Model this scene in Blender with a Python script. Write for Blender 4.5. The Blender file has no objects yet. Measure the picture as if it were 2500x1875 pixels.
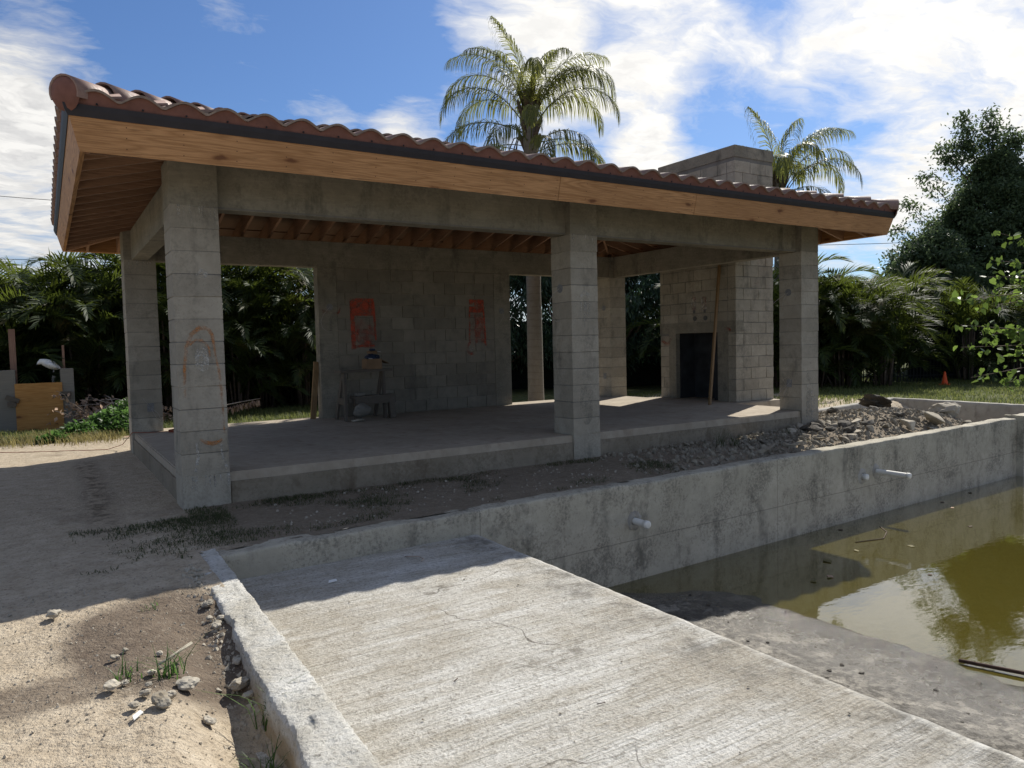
import bpy, bmesh, math, random
import numpy as np
from mathutils import Vector, Matrix, noise as mnoise

random.seed(7); np.random.seed(7)
R = math.radians
scene = bpy.context.scene
COL = scene.collection

# ------------------------------------------------------------------ camera
CAM = Vector((-0.99217, -7.15653, 1.12794))
YAW, PITCH, ROLL, FPX = R(32.2923), R(-3.0797), R(-1.36646), 1798.65
fwd = Vector((math.sin(YAW)*math.cos(PITCH), math.cos(YAW)*math.cos(PITCH), math.sin(PITCH)))
rgt = Vector((math.cos(YAW), -math.sin(YAW), 0)); upv = rgt.cross(fwd)
r2 = rgt*math.cos(ROLL) + upv*math.sin(ROLL); u2 = -rgt*math.sin(ROLL) + upv*math.cos(ROLL)
cd = bpy.data.cameras.new('camera'); cam = bpy.data.objects.new('camera', cd); COL.objects.link(cam)
cam.matrix_world = Matrix(((r2.x, u2.x, -fwd.x, CAM.x), (r2.y, u2.y, -fwd.y, CAM.y), (r2.z, u2.z, -fwd.z, CAM.z), (0, 0, 0, 1)))
cd.sensor_width = 36; cd.lens = 36*FPX/2500; cd.clip_start = .05; cd.clip_end = 2000
scene.camera = cam

# ------------------------------------------------------------------ node helpers
def node(nt, typ, ins=None, **at):
    n = nt.nodes.new(typ)
    for k, v in at.items(): setattr(n, k, v)
    for k, v in (ins or {}).items():
        s = n.inputs[k]
        if isinstance(v, bpy.types.NodeSocket): nt.links.new(v, s)
        elif isinstance(v, bpy.types.Node): nt.links.new(v.outputs[0], s)
        else:
            if isinstance(v, (tuple, list)) and len(v) == 3 and s.type == 'RGBA': v = (*v, 1)
            s.default_value = v
    return n
def nmath(nt, op, a, b=0.0, c=None, clamp=False):
    ins = {0: a, 1: b}
    if c is not None: ins[2] = c
    return node(nt, 'ShaderNodeMath', ins, operation=op, use_clamp=clamp).outputs[0]
def vmath(nt, op, a, b=(0, 0, 0), **k):
    return node(nt, 'ShaderNodeVectorMath', {0: a, 1: b}, operation=op)
def nnoise(nt, vec, scale, detail=4, rough=.55, dist=0):
    return node(nt, 'ShaderNodeTexNoise', {'Vector': vec, 'Scale': scale, 'Detail': detail, 'Roughness': rough, 'Distortion': dist}).outputs[0]
def nramp(nt, fac, a, b, lo=0., hi=1.):
    return node(nt, 'ShaderNodeMapRange', {0: fac, 1: a, 2: b, 3: lo, 4: hi}, clamp=True).outputs[0]
def nmix(nt, fac, a, b, blend='MIX'):
    n = nt.nodes.new('ShaderNodeMix'); n.data_type = 'RGBA'; n.blend_type = blend
    for s, v in ((n.inputs[0], fac), (n.inputs[6], a), (n.inputs[7], b)):
        if isinstance(v, bpy.types.NodeSocket): nt.links.new(v, s)
        elif s.type == 'RGBA': s.default_value = (*v[:3], 1)
        else: s.default_value = v
    return n.outputs[2]

# ------------------------------------------------------------------ sun, sky, exposure
SUN = Vector((.92, .47, 1.0)).normalized()
EL = math.asin(SUN.z); AZ = math.atan2(SUN.x, SUN.y)
sl = bpy.data.lights.new('sun', 'SUN'); sl.energy = 4.3; sl.angle = R(.53); sl.color = (1, .95, .86)
so = bpy.data.objects.new('sun', sl); COL.objects.link(so)
so.rotation_euler = (-SUN).to_track_quat('-Z', 'Y').to_euler(); so.location = SUN*60

world = bpy.data.worlds.new('World'); scene.world = world; world.use_nodes = True
nt = world.node_tree; nt.nodes.clear()
sky = node(nt, 'ShaderNodeTexSky', sky_type='NISHITA', sun_disc=False, sun_elevation=EL, sun_rotation=AZ, altitude=0, air_density=1.0, dust_density=.6, ozone_density=1.6)
geo = node(nt, 'ShaderNodeTexCoord').outputs['Generated']
sep = node(nt, 'ShaderNodeSeparateXYZ', {0: geo})
zc = nmath(nt, 'MAXIMUM', sep.outputs[2], .06)
zc2 = nmath(nt, 'ADD', zc, .12)
pl = node(nt, 'ShaderNodeCombineXYZ', {0: nmath(nt, 'DIVIDE', sep.outputs[0], zc2), 1: nmath(nt, 'DIVIDE', sep.outputs[1], zc2), 2: 0.0}).outputs[0]
warp = node(nt, 'ShaderNodeTexNoise', {'Vector': pl, 'Scale': 1.3, 'Detail': 5, 'Roughness': .6}).outputs[1]
plw = vmath(nt, 'ADD', pl, vmath(nt, 'SCALE', vmath(nt, 'SUBTRACT', warp, (.5, .5, .5)))).outputs[0]
for n_ in nt.nodes:
    if n_.type == 'VECT_MATH' and n_.operation == 'SCALE': n_.inputs['Scale'].default_value = .55
mapc = node(nt, 'ShaderNodeMapping', {'Vector': plw, 'Location': (3.1, 1.7, 0), 'Rotation': (0, 0, .5), 'Scale': (1, 1.5, 1)}).outputs[0]
big = nnoise(nt, mapc, .9, 3, .5)
fine = nnoise(nt, mapc, 3.2, 8, .62)
wisp = nnoise(nt, node(nt, 'ShaderNodeMapping', {'Vector': plw, 'Rotation': (0, 0, .9), 'Scale': (1, 2.6, 1)}).outputs[0], 2.6, 6, .66)
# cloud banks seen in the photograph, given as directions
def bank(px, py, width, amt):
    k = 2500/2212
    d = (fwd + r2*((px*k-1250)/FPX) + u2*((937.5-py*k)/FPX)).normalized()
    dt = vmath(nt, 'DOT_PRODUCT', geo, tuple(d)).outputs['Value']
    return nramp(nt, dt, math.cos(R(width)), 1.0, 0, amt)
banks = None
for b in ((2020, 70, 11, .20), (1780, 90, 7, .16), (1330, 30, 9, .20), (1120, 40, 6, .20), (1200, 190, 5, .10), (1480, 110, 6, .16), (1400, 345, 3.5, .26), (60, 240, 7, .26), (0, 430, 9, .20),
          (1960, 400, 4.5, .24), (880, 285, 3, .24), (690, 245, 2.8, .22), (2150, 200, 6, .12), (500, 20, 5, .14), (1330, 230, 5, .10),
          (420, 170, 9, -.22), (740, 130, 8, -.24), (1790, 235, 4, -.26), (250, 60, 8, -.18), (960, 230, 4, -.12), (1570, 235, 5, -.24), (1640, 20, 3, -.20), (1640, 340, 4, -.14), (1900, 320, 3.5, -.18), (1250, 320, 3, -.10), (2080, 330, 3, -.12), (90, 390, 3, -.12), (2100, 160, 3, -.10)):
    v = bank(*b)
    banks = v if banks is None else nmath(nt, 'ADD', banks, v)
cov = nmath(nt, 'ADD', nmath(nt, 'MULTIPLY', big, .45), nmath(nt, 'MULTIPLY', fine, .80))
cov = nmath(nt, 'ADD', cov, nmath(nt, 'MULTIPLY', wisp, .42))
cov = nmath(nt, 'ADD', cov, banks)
mask = nramp(nt, cov, .72, 1.10)  # cover raised over the whole sky, unseen part included, to whiten the fill
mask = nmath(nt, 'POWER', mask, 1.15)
thick = nramp(nt, cov, .95, 1.22)
sund = nramp(nt, vmath(nt, 'DOT_PRODUCT', geo, tuple(SUN)).outputs['Value'], .62, 1.0)
ccol = nmix(nt, thick, (3.8, 3.8, 3.78), (4.9, 4.82, 4.66))
fine2 = nnoise(nt, mapc, 6.5, 5, .6)
ccol = nmix(nt, nmath(nt, 'MULTIPLY', nramp(nt, fine2, .58, .40), nmath(nt, 'MULTIPLY', thick, .75)), ccol, (3.0, 3.0, 3.05))
ccol = nmix(nt, nmath(nt, 'MULTIPLY', sund, .45), ccol, (7.6, 7.4, 7.0))
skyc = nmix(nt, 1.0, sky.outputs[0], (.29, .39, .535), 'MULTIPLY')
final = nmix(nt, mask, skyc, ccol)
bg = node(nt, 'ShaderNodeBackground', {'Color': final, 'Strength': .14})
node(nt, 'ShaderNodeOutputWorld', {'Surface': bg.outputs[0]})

world.cycles.sampling_method = 'MANUAL'; world.cycles.sample_map_resolution = 512
scene.view_settings.view_transform = 'Standard'; scene.view_settings.look = 'None'
scene.view_settings.exposure = 0.5; scene.view_settings.gamma = 1.0; scene.view_settings.use_curve_mapping = False
cy = scene.cycles
cy.use_denoising = True; cy.max_bounces = 8; cy.diffuse_bounces = 4; cy.transparent_max_bounces = 16
try: cy.denoiser = 'OPENIMAGEDENOISE'
except Exception: pass

# ------------------------------------------------------------------ mesh helpers
class MB:
    def __init__(s): s.v = []; s.f = []
    def add(s, vs, fs):
        o = len(s.v); s.v += [tuple(p) for p in vs]; s.f += [tuple(i+o for i in f) for f in fs]; return s
    def box(s, x0, y0, z0, x1, y1, z1):
        return s.add([(x0,y0,z0),(x1,y0,z0),(x1,y1,z0),(x0,y1,z0),(x0,y0,z1),(x1,y0,z1),(x1,y1,z1),(x0,y1,z1)],
                     [(0,3,2,1),(4,5,6,7),(0,1,5,4),(1,2,6,5),(2,3,7,6),(3,0,4,7)])
    def bar(s, a, b, w, h, up=(0, 0, 1)):
        a = Vector(a); b = Vector(b); d = (b-a).normalized(); up = Vector(up)
        x = d.cross(up)
        if x.length < 1e-4: x = d.cross(Vector((1, 0, 0)))
        x.normalize(); y = x.cross(d)
        q = [(-w/2, -h/2), (w/2, -h/2), (w/2, h/2), (-w/2, h/2)]
        vs = [a + x*i + y*j for i, j in q] + [b + x*i + y*j for i, j in q]
        return s.add(vs, [(0,1,2,3),(7,6,5,4),(0,4,5,1),(1,5,6,2),(2,6,7,3),(3,7,4,0)])
    def tube(s, pts, rad, n=6, cap=True):
        pts = [Vector(p) for p in pts]; rings = []
        rad = rad if isinstance(rad, (list, tuple)) else [rad]*len(pts)
        px = None; vs = []
        for i, p in enumerate(pts):
            d = (pts[min(i+1, len(pts)-1)] - pts[max(i-1, 0)])
            d = d.normalized() if d.length > 1e-9 else Vector((0, 0, 1))
            if px is None:
                px = d.cross(Vector((0, 0, 1)))
                if px.length < .05: px = d.cross(Vector((1, 0, 0)))
            px = (px - d*px.dot(d)).normalized(); py = d.cross(px)
            vs += [p + (px*math.cos(2*math.pi*k/n) + py*math.sin(2*math.pi*k/n))*rad[i] for k in range(n)]
        fs = [(i*n+k, i*n+(k+1) % n, (i+1)*n+(k+1) % n, (i+1)*n+k) for i in range(len(pts)-1) for k in range(n)]
        if cap: fs += [tuple(range(n))[::-1], tuple((len(pts)-1)*n+k for k in range(n))]
        return s.add(vs, fs)
    def lathe(s, prof, c=(0, 0, 0), n=16):
        vs = [(c[0]+r*math.cos(2*math.pi*k/n), c[1]+r*math.sin(2*math.pi*k/n), c[2]+z) for r, z in prof for k in range(n)]
        fs = [(i*n+k, i*n+(k+1) % n, (i+1)*n+(k+1) % n, (i+1)*n+k) for i in range(len(prof)-1) for k in range(n)]
        return s.add(vs, fs)
    def mesh(s, name, mat=None, smooth=False):
        return mkmesh(name, s.v, s.f, mat, smooth)
def mkmesh(name, v, f, mat=None, smooth=False):
    me = bpy.data.meshes.new(name); me.from_pydata(v, [], f); me.update()
    if mat: me.materials.append(mat)
    if smooth: me.polygons.foreach_set('use_smooth', [True]*len(me.polygons))
    return me
def npmesh(name, V, F, mat, smooth=False):
    """V (N,3) array, F (M,k) array with one k"""
    V = np.asarray(V, np.float32); F = np.asarray(F, np.int32); me = bpy.data.meshes.new(name)
    me.vertices.add(len(V)); me.vertices.foreach_set('co', V.ravel())
    k = F.shape[1]; me.loops.add(F.size); me.loops.foreach_set('vertex_index', F.ravel())
    me.polygons.add(len(F)); me.polygons.foreach_set('loop_start', np.arange(0, F.size, k, dtype=np.int32))
    try: me.polygons.foreach_set('loop_total', np.full(len(F), k, np.int32))
    except Exception: pass
    me.update(calc_edges=True); me.validate()
    if mat: me.materials.append(mat)
    if smooth: me.polygons.foreach_set('use_smooth', [True]*len(me.polygons))
    return me
def obj(name, me, parent=None, loc=None, rot=None, inv=True):
    o = bpy.data.objects.new(name, me); COL.objects.link(o)
    if loc is not None: o.location = loc
    if rot is not None: o.rotation_euler = rot
    if parent is not None:
        o.parent = parent
        if inv:
            w = Vector((0, 0, 0)); p = parent
            m = Matrix.Identity(4)
            while p is not None:
                m = p.matrix_parent_inverse @ p.matrix_basis @ m if p.parent else p.matrix_basis @ m
                p = p.parent
            o.matrix_parent_inverse = m.inverted()
    return o
def tag(o, label=None, cat=None, group=None, kind=None):
    if label: o['label'] = label
    if cat: o['category'] = cat
    if group: o['group'] = group
    if kind: o['kind'] = kind
    return o
def thing(name, label, cat, loc=(0, 0, 0), group=None, rz=0):
    o = bpy.data.objects.new(name, None); COL.objects.link(o); o.empty_display_size = .1
    o.location = loc; o.rotation_euler = (0, 0, rz)
    return tag(o, label, cat, group)
_bev = {}
def bevbox(name, sx, sy, sz, b, mat):
    var = random.randrange(4) if name == 'block' else 0
    key = (name, round(sx, 4), round(sy, 4), round(sz, 4), b, mat.name, var)
    if key in _bev: return _bev[key]
    bm = bmesh.new(); bmesh.ops.create_cube(bm, size=1)
    bmesh.ops.scale(bm, vec=(sx, sy, sz), verts=bm.verts)
    bmesh.ops.bevel(bm, geom=bm.edges[:], offset=b, segments=1, affect='EDGES')
    if name == 'block':
        for v in bm.verts: v.co += Vector((random.uniform(-.003, .001), random.uniform(-.003, .001), random.uniform(-.003, .003)))*(1 if random.random() < .75 else 2.2)
    me = bpy.data.meshes.new(name); bm.to_mesh(me); bm.free(); me.materials.append(mat); _bev[key] = me
    return me
def fbm(x, y, z=0., oct=4, sc=1.):
    a = 0.; am = .5; s = sc
    for _ in range(oct):
        a += am*mnoise.noise((x*s, y*s, z*s)); am *= .5; s *= 2.03
    return a

# ------------------------------------------------------------------ materials
def newmat(name):
    m = bpy.data.materials.new(name); m.use_nodes = True; t = m.node_tree
    return m, t, t.nodes['Principled BSDF']
def pos(t): return node(t, 'ShaderNodeNewGeometry').outputs['Position']
def scaled(t, vec, s, rot=(0, 0, 0)): return node(t, 'ShaderNodeMapping', {'Vector': vec, 'Scale': s, 'Rotation': rot}).outputs[0]
def setb(t, b, col=None, rough=.8, bump=None, bstr=.3, bdist=.01, spec=.3):
    if col is not None:
        if isinstance(col, bpy.types.NodeSocket): t.links.new(col, b.inputs['Base Color'])
        else: b.inputs['Base Color'].default_value = (*col, 1)
    if isinstance(rough, bpy.types.NodeSocket): t.links.new(rough, b.inputs['Roughness'])
    else: b.inputs['Roughness'].default_value = rough
    b.inputs['Specular IOR Level'].default_value = spec
    if bump is not None:
        n = node(t, 'ShaderNodeBump', {'Height': bump, 'Strength': bstr, 'Distance': bdist}); t.links.new(n.outputs[0], b.inputs['Normal'])
def flat(name, col, rough=.7, var=.2, sc=20, spec=.3):
    m, t, b = newmat(name); p = pos(t)
    n = nnoise(t, p, sc, 5)
    c = nmix(t, nramp(t, n, .3, .7), tuple(x*(1-var) for x in col), tuple(min(1, x*(1+var)) for x in col))
    setb(t, b, c, rough, nnoise(t, p, sc*4, 3), .15, .004, spec); return m
def concrete(name, a, bcol, stain=(.10, .095, .08), stain_amt=.5, rnd=.0, pores=.5, grain=None, seam=None, scale=1., warm=0., speck=0.):
    m, t, b = newmat(name); p = pos(t)
    n1 = nnoise(t, p, 1.7*scale, 6, .6); n2 = nnoise(t, p, 9*scale, 5, .6); n3 = nnoise(t, p, 70, 3, .6)
    c = nmix(t, nramp(t, n1, .32, .68), a, bcol)
    c = nmix(t, nramp(t, n2, .25, .75, .0, .55), c, tuple(x*.72 for x in a))
    if warm: c = nmix(t, nramp(t, nnoise(t, p, .8, 3), .42, .66, 0, warm), c, (.36, .27, .16))
    ps = scaled(t, p, (2.2, 2.2, .7))
    st = nramp(t, nmath(t, 'ADD', nnoise(t, ps, 1.6, 8, .68), nmath(t, 'MULTIPLY', n2, .25)), .66, .84, 0, stain_amt)
    c = nmix(t, st, c, stain)
    c = nmix(t, nramp(t, n3, .62, .78, 0, pores), c, tuple(x*.45 for x in a))
    c = nmix(t, nramp(t, n3, .34, .22, 0, .35), c, tuple(min(1, x*1.35) for x in bcol))
    if speck: c = nmix(t, nramp(t, nmath(t, 'ADD', nmath(t, 'MULTIPLY', nnoise(t, p, 36, 6, .72), .65), nmath(t, 'MULTIPLY', nnoise(t, p, 2.4, 4, .6), .5)), .57, .70, 0, speck), c, stain)
    h = nmath(t, 'ADD', nmath(t, 'MULTIPLY', n2, .6), nmath(t, 'MULTIPLY', n3, .5))
    if grain:
        g = nnoise(t, scaled(t, p, grain), 3., 6, .6, 1.2)
        c = nmix(t, nramp(t, g, .35, .7, 0, .38), c, tuple(x*.6 for x in a)); h = nmath(t, 'ADD', h, nmath(t, 'MULTIPLY', g, .5))
    if rnd:
        r = node(t, 'ShaderNodeObjectInfo').outputs['Random']
        c = nmix(t, 1., c, node(t, 'ShaderNodeCombineColor', {0: nramp(t, r, 0, 1, 1-rnd, 1+rnd*.6), 1: nramp(t, r, 0, 1, 1-rnd, 1+rnd*.6), 2: nramp(t, r, 0, 1, 1-rnd*1.05, 1+rnd*.55)}).outputs[0], 'MULTIPLY')
    if seam:
        z = node(t, 'ShaderNodeSeparateXYZ', {0: p}).outputs[2]
        zz = nmath(t, 'ADD', z, nmath(t, 'MULTIPLY', nmath(t, 'SUBTRACT', n1, .5), .02))
        ln = nmath(t, 'LESS_THAN', nmath(t, 'ABSOLUTE', nmath(t, 'SUBTRACT', zz, seam)), .005)
        c = nmix(t, nmath(t, 'MULTIPLY', ln, .45), c, stain)
        xx = nmath(t, 'ADD', node(t, 'ShaderNodeSeparateXYZ', {0: p}).outputs[0], nmath(t, 'MULTIPLY', nmath(t, 'SUBTRACT', n1, .5), .03))
        for sx_ in (2.12, 6.25, 10.6):
            c = nmix(t, nmath(t, 'MULTIPLY', nmath(t, 'LESS_THAN', nmath(t, 'ABSOLUTE', nmath(t, 'SUBTRACT', xx, sx_)), .006), .4), c, stain)
    setb(t, b, c, .88, h, .45, .006, .25); return m
M = {}
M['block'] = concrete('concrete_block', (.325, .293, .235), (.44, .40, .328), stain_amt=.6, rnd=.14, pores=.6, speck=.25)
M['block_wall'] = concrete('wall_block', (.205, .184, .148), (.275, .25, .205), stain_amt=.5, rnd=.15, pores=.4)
M['mortar'] = concrete('mortar', (.17, .162, .145), (.23, .22, .20), stain_amt=.4, pores=.4)
M['beam'] = concrete('formed_concrete', (.235, .214, .168), (.35, .322, .26), stain_amt=.9, speck=.4, pores=.15, grain=(1, 1, 9))
M['slab'] = concrete('slab_concrete', (.36, .305, .235), (.47, .41, .325), stain=(.18, .135, .095), stain_amt=.5, pores=.25)
M['poolwall'] = concrete('pool_wall_concrete', (.40, .366, .288), (.53, .49, .395), stain=(.085, .08, .065), stain_amt=.6, pores=.45, seam=-.87, scale=1.3, speck=.6)
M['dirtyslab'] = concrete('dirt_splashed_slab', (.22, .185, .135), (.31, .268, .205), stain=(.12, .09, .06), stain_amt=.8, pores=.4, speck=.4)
M['oldwall'] = concrete('basin_concrete', (.34, .32, .28), (.46, .44, .39), stain=(.12, .10, .08), stain_amt=.6)

def shelf_mat():
    m, t, b = newmat('broomed_concrete'); p = pos(t)
    st = nnoise(t, scaled(t, p, (1.0, 5.5, 1), (0, 0, R(3))), 1.3, 9, .66, .5)
    st2 = nnoise(t, scaled(t, p, (1.3, 46, 1), (0, 0, R(2))), 1.6, 5, .6)
    bl = nnoise(t, p, 1.0, 6, .62); fine = nnoise(t, p, 75, 4, .7); mid = nnoise(t, p, 9, 8, .68); sp = nnoise(t, p, 28, 6, .7)
    c = nmix(t, nramp(t, nmath(t, 'ADD', nmath(t, 'MULTIPLY', mid, .5), nmath(t, 'MULTIPLY', bl, .5)), .40, .60), (.44, .40, .33), (.57, .545, .485))
    c = nmix(t, nramp(t, nmath(t, 'ADD', nmath(t, 'MULTIPLY', st, .6), nmath(t, 'MULTIPLY', bl, .4)), .46, .62, 0, .85), c, (.74, .73, .69))
    c = nmix(t, nramp(t, st2, .51, .66, 0, .55), c, (.25, .225, .175))
    c = nmix(t, nramp(t, sp, .53, .64, 0, .58), c, (.24, .215, .17))
    c = nmix(t, nramp(t, fine, .53, .65, 0, .62), c, (.17, .155, .125))
    c = nmix(t, nramp(t, fine, .42, .32, 0, .5), c, (.74, .73, .69))
    sx = node(t, 'ShaderNodeSeparateXYZ', {0: p})
    edge = nramp(t, nmath(t, 'ADD', sx.outputs[0], nmath(t, 'MULTIPLY', nmath(t, 'SUBTRACT', mid, .5), .9)), 1.55, 1.98)
    eb = nmath(t, 'MULTIPLY', edge, nramp(t, nnoise(t, p, 5, 8, .7), .45, .62, 0, .75))
    c = nmix(t, eb, c, (.13, .12, .10))
    wc = vmath(t, 'ADD', p, vmath(t, 'MULTIPLY', node(t, 'ShaderNodeTexNoise', {'Vector': p, 'Scale': 2.2, 'Detail': 6.}).outputs[1], (.5, .5, 0)).outputs[0]).outputs[0]
    ck = node(t, 'ShaderNodeTexVoronoi', {'Vector': wc, 'Scale': .62}, feature='DISTANCE_TO_EDGE').outputs[0]
    c = nmix(t, nmath(t, 'MULTIPLY', nramp(t, ck, .0045, .001), nramp(t, nnoise(t, p, 1.1, 3), .46, .58, 0, .8)), c, (.10, .088, .07))
    sm_ = nmath(t, 'MULTIPLY', nramp(t, nnoise(t, p, 2.1, 8, .72), .58, .66), nramp(t, mid, .42, .58, .1, .75))
    c = nmix(t, sm_, c, (.17, .15, .115))
    lip = nramp(t, sx.outputs[0], 2.03, 2.09, 0, .6)
    c = nmix(t, nmath(t, 'MULTIPLY', lip, nramp(t, mid, .35, .6, .2, .9)), c, (.66, .655, .62))
    h = nmath(t, 'ADD', nmath(t, 'MULTIPLY', st2, .7), nmath(t, 'ADD', nmath(t, 'MULTIPLY', fine, .55), nmath(t, 'MULTIPLY', mid, .3)))
    setb(t, b, c, .9, nmath(t, 'ADD', h, nmath(t, 'MULTIPLY', sp, .8)), 1.0, .022, .2); return m
M['shelf'] = shelf_mat()
def curb_mat():
    m, t, b = newmat('rough_curb_concrete'); p = pos(t)
    n = nnoise(t, p, 3, 7, .65); f = nnoise(t, p, 46, 6, .72)
    c = nmix(t, nramp(t, n, .35, .65), (.52, .49, .42), (.74, .73, .685))
    c = nmix(t, nramp(t, f, .52, .70, 0, .8), c, (.16, .145, .115))
    z = node(t, 'ShaderNodeSeparateXYZ', {0: p}).outputs[2]
    c = nmix(t, nramp(t, nmath(t, 'ADD', z, nmath(t, 'MULTIPLY', n, .12)), -.30, -.36, 0, .75), c, (.42, .31, .17))
    setb(t, b, c, .92, nmath(t, 'ADD', f, nmath(t, 'MULTIPLY', n, .7)), 1.0, .024, .2); return m
M['curb'] = curb_mat()
def floor_mat():
    m, t, b = newmat('pool_floor_concrete'); p = pos(t)
    n = nnoise(t, p, 1.6, 8, .68); f = nnoise(t, p, 16, 7, .66); g = nnoise(t, p, 80, 3)
    c = nmix(t, nramp(t, n, .36, .62), (.058, .049, .036), (.185, .165, .13))
    c = nmix(t, nramp(t, f, .46, .54, 0, .92), c, (.05, .043, .033))
    pt = nnoise(t, p, 4.5, 9, .72)
    c = nmix(t, nramp(t, pt, .53, .58, 0, .7), c, (.33, .30, .245)); c = nmix(t, nramp(t, pt, .44, .38, 0, .8), c, (.05, .043, .032))
    c = nmix(t, nramp(t, g, .54, .66, 0, .6), c, (.06, .052, .042))
    z = node(t, 'ShaderNodeSeparateXYZ', {0: p}).outputs[2]
    zz = nmath(t, 'ADD', z, nmath(t, 'MULTIPLY', nmath(t, 'SUBTRACT', n, .5), .05))
    alg = nramp(t, zz, -1.272, -1.31)
    c = nmix(t, alg, c, nmix(t, nramp(t, n, .35, .65), (.11, .09, .018), (.19, .155, .04)))
    wet = nramp(t, nmath(t, 'ADD', zz, nmath(t, 'MULTIPLY', nmath(t, 'SUBTRACT', f, .5), .06)), -1.225, -1.265, 0, .6)
    c = nmix(t, wet, c, (.05, .042, .03))
    rough = nramp(t, nmath(t, 'ADD', zz, nmath(t, 'MULTIPLY', nmath(t, 'SUBTRACT', f, .5), .10)), -1.265, -1.20, .12, .85)
    setb(t, b, c, rough, nmath(t, 'ADD', f, nmath(t, 'MULTIPLY', g, .6)), 1.0, .018, .5); return m
M['floor'] = floor_mat()
def water_mat():
    m, t, b = newmat('pool_water'); t.nodes.remove(b); p = pos(t)
    bump = node(t, 'ShaderNodeBump', {'Height': nnoise(t, scaled(t, p, (1, 2.2, 1), (0, 0, .4)), 5, 3, .5), 'Strength': .05, 'Distance': .02})
    fr = node(t, 'ShaderNodeFresnel', {'IOR': 1.45, 'Normal': bump.outputs[0]})
    gl = node(t, 'ShaderNodeBsdfGlossy', {'Color': (1, 1, 1), 'Roughness': .02, 'Normal': bump.outputs[0]})
    tr = node(t, 'ShaderNodeBsdfTransparent', {'Color': (.84, .79, .50)})
    df = node(t, 'ShaderNodeBsdfDiffuse', {'Color': (.15, .125, .024)})
    fr = node(t, 'ShaderNodeMath', {0: fr.outputs[0], 1: 1.7}, operation='MULTIPLY', use_clamp=True)
    m1 = node(t, 'ShaderNodeMixShader', {0: .5, 1: tr.outputs[0], 2: df.outputs[0]})
    mx = node(t, 'ShaderNodeMixShader', {0: fr.outputs[0], 1: m1.outputs[0], 2: gl.outputs[0]})
    t.links.new(mx.outputs[0], t.nodes['Material Output'].inputs[0]); return m
M['water'] = water_mat()
def ground_mat():
    m, t, b = newmat('sandy_ground'); p = pos(t); s = node(t, 'ShaderNodeSeparateXYZ', {0: p})
    n1 = nnoise(t, p, .75, 6, .6); n2 = nnoise(t, p, 7, 7, .65); n3 = nnoise(t, p, 55, 4, .65); n0 = nnoise(t, p, .22, 3)
    sand = nmix(t, nramp(t, n2, .3, .7), (.41, .335, .24), (.59, .505, .385))
    umber = nmix(t, nramp(t, n2, .35, .7), (.135, .105, .08), (.21, .168, .128))
    # darker brown patch of soil by the curb and a band left of it
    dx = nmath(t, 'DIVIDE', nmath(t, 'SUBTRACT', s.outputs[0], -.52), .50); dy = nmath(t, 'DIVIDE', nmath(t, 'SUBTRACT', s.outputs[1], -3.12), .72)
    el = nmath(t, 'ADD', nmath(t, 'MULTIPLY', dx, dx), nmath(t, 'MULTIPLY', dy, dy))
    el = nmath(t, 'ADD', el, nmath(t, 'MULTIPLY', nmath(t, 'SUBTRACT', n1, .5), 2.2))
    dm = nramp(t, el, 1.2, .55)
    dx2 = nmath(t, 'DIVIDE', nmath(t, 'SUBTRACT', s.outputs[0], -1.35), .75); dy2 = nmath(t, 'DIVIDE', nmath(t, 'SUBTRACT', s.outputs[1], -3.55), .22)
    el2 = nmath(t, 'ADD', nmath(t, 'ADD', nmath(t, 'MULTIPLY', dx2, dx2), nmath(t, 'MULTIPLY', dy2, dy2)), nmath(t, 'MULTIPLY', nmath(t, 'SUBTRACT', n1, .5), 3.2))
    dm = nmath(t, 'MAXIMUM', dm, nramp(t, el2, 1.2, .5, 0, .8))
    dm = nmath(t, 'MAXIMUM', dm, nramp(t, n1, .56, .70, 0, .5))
    c = nmix(t, dm, sand, umber)
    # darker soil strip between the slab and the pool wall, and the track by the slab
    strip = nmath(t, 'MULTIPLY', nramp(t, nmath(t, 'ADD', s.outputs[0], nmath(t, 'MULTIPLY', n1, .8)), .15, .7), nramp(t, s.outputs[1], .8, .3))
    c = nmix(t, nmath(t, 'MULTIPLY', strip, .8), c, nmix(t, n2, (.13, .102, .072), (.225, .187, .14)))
    tr = nramp(t, nmath(t, 'ABSOLUTE', nmath(t, 'ADD', nmath(t, 'SUBTRACT', s.outputs[0], -.62), nmath(t, 'MULTIPLY', nmath(t, 'SUBTRACT', n1, .5), .15))), .20, .06)
    tr = nmath(t, 'MULTIPLY', nmath(t, 'MULTIPLY', tr, nramp(t, n2, .44, .58)), nmath(t, 'MULTIPLY', nramp(t, s.outputs[1], -1.2, -.2), nramp(t, s.outputs[1], 4.6, 3.8)))
    c = nmix(t, nmath(t, 'MULTIPLY', tr, .8), c, (.13, .10, .065))
    n4 = nnoise(t, p, 26, 5, .7)
    c = nmix(t, nramp(t, n4, .54, .68, 0, .6), c, (.17, .13, .095)); c = nmix(t, nramp(t, n4, .42, .30, 0, .4), c, (.60, .53, .42))
    c = nmix(t, nramp(t, n3, .54, .68, 0, .5), c, (.18, .14, .10))
    c = nmix(t, nramp(t, n3, .38, .24, 0, .4), c, (.66, .58, .46))
    # lawn soil further away
    lw = nmath(t, 'MAXIMUM', nramp(t, nmath(t, 'ADD', s.outputs[1], nmath(t, 'MULTIPLY', n0, 2.)), 7.6, 8.8), nmath(t, 'MULTIPLY', nramp(t, s.outputs[0], 14.5, 15.5), 1.))
    c = nmix(t, nmath(t, 'MULTIPLY', lw, nramp(t, n2, .25, .5, .5, 1.)), c, nmix(t, n2, (.055, .075, .022), (.11, .12, .045)))
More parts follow.
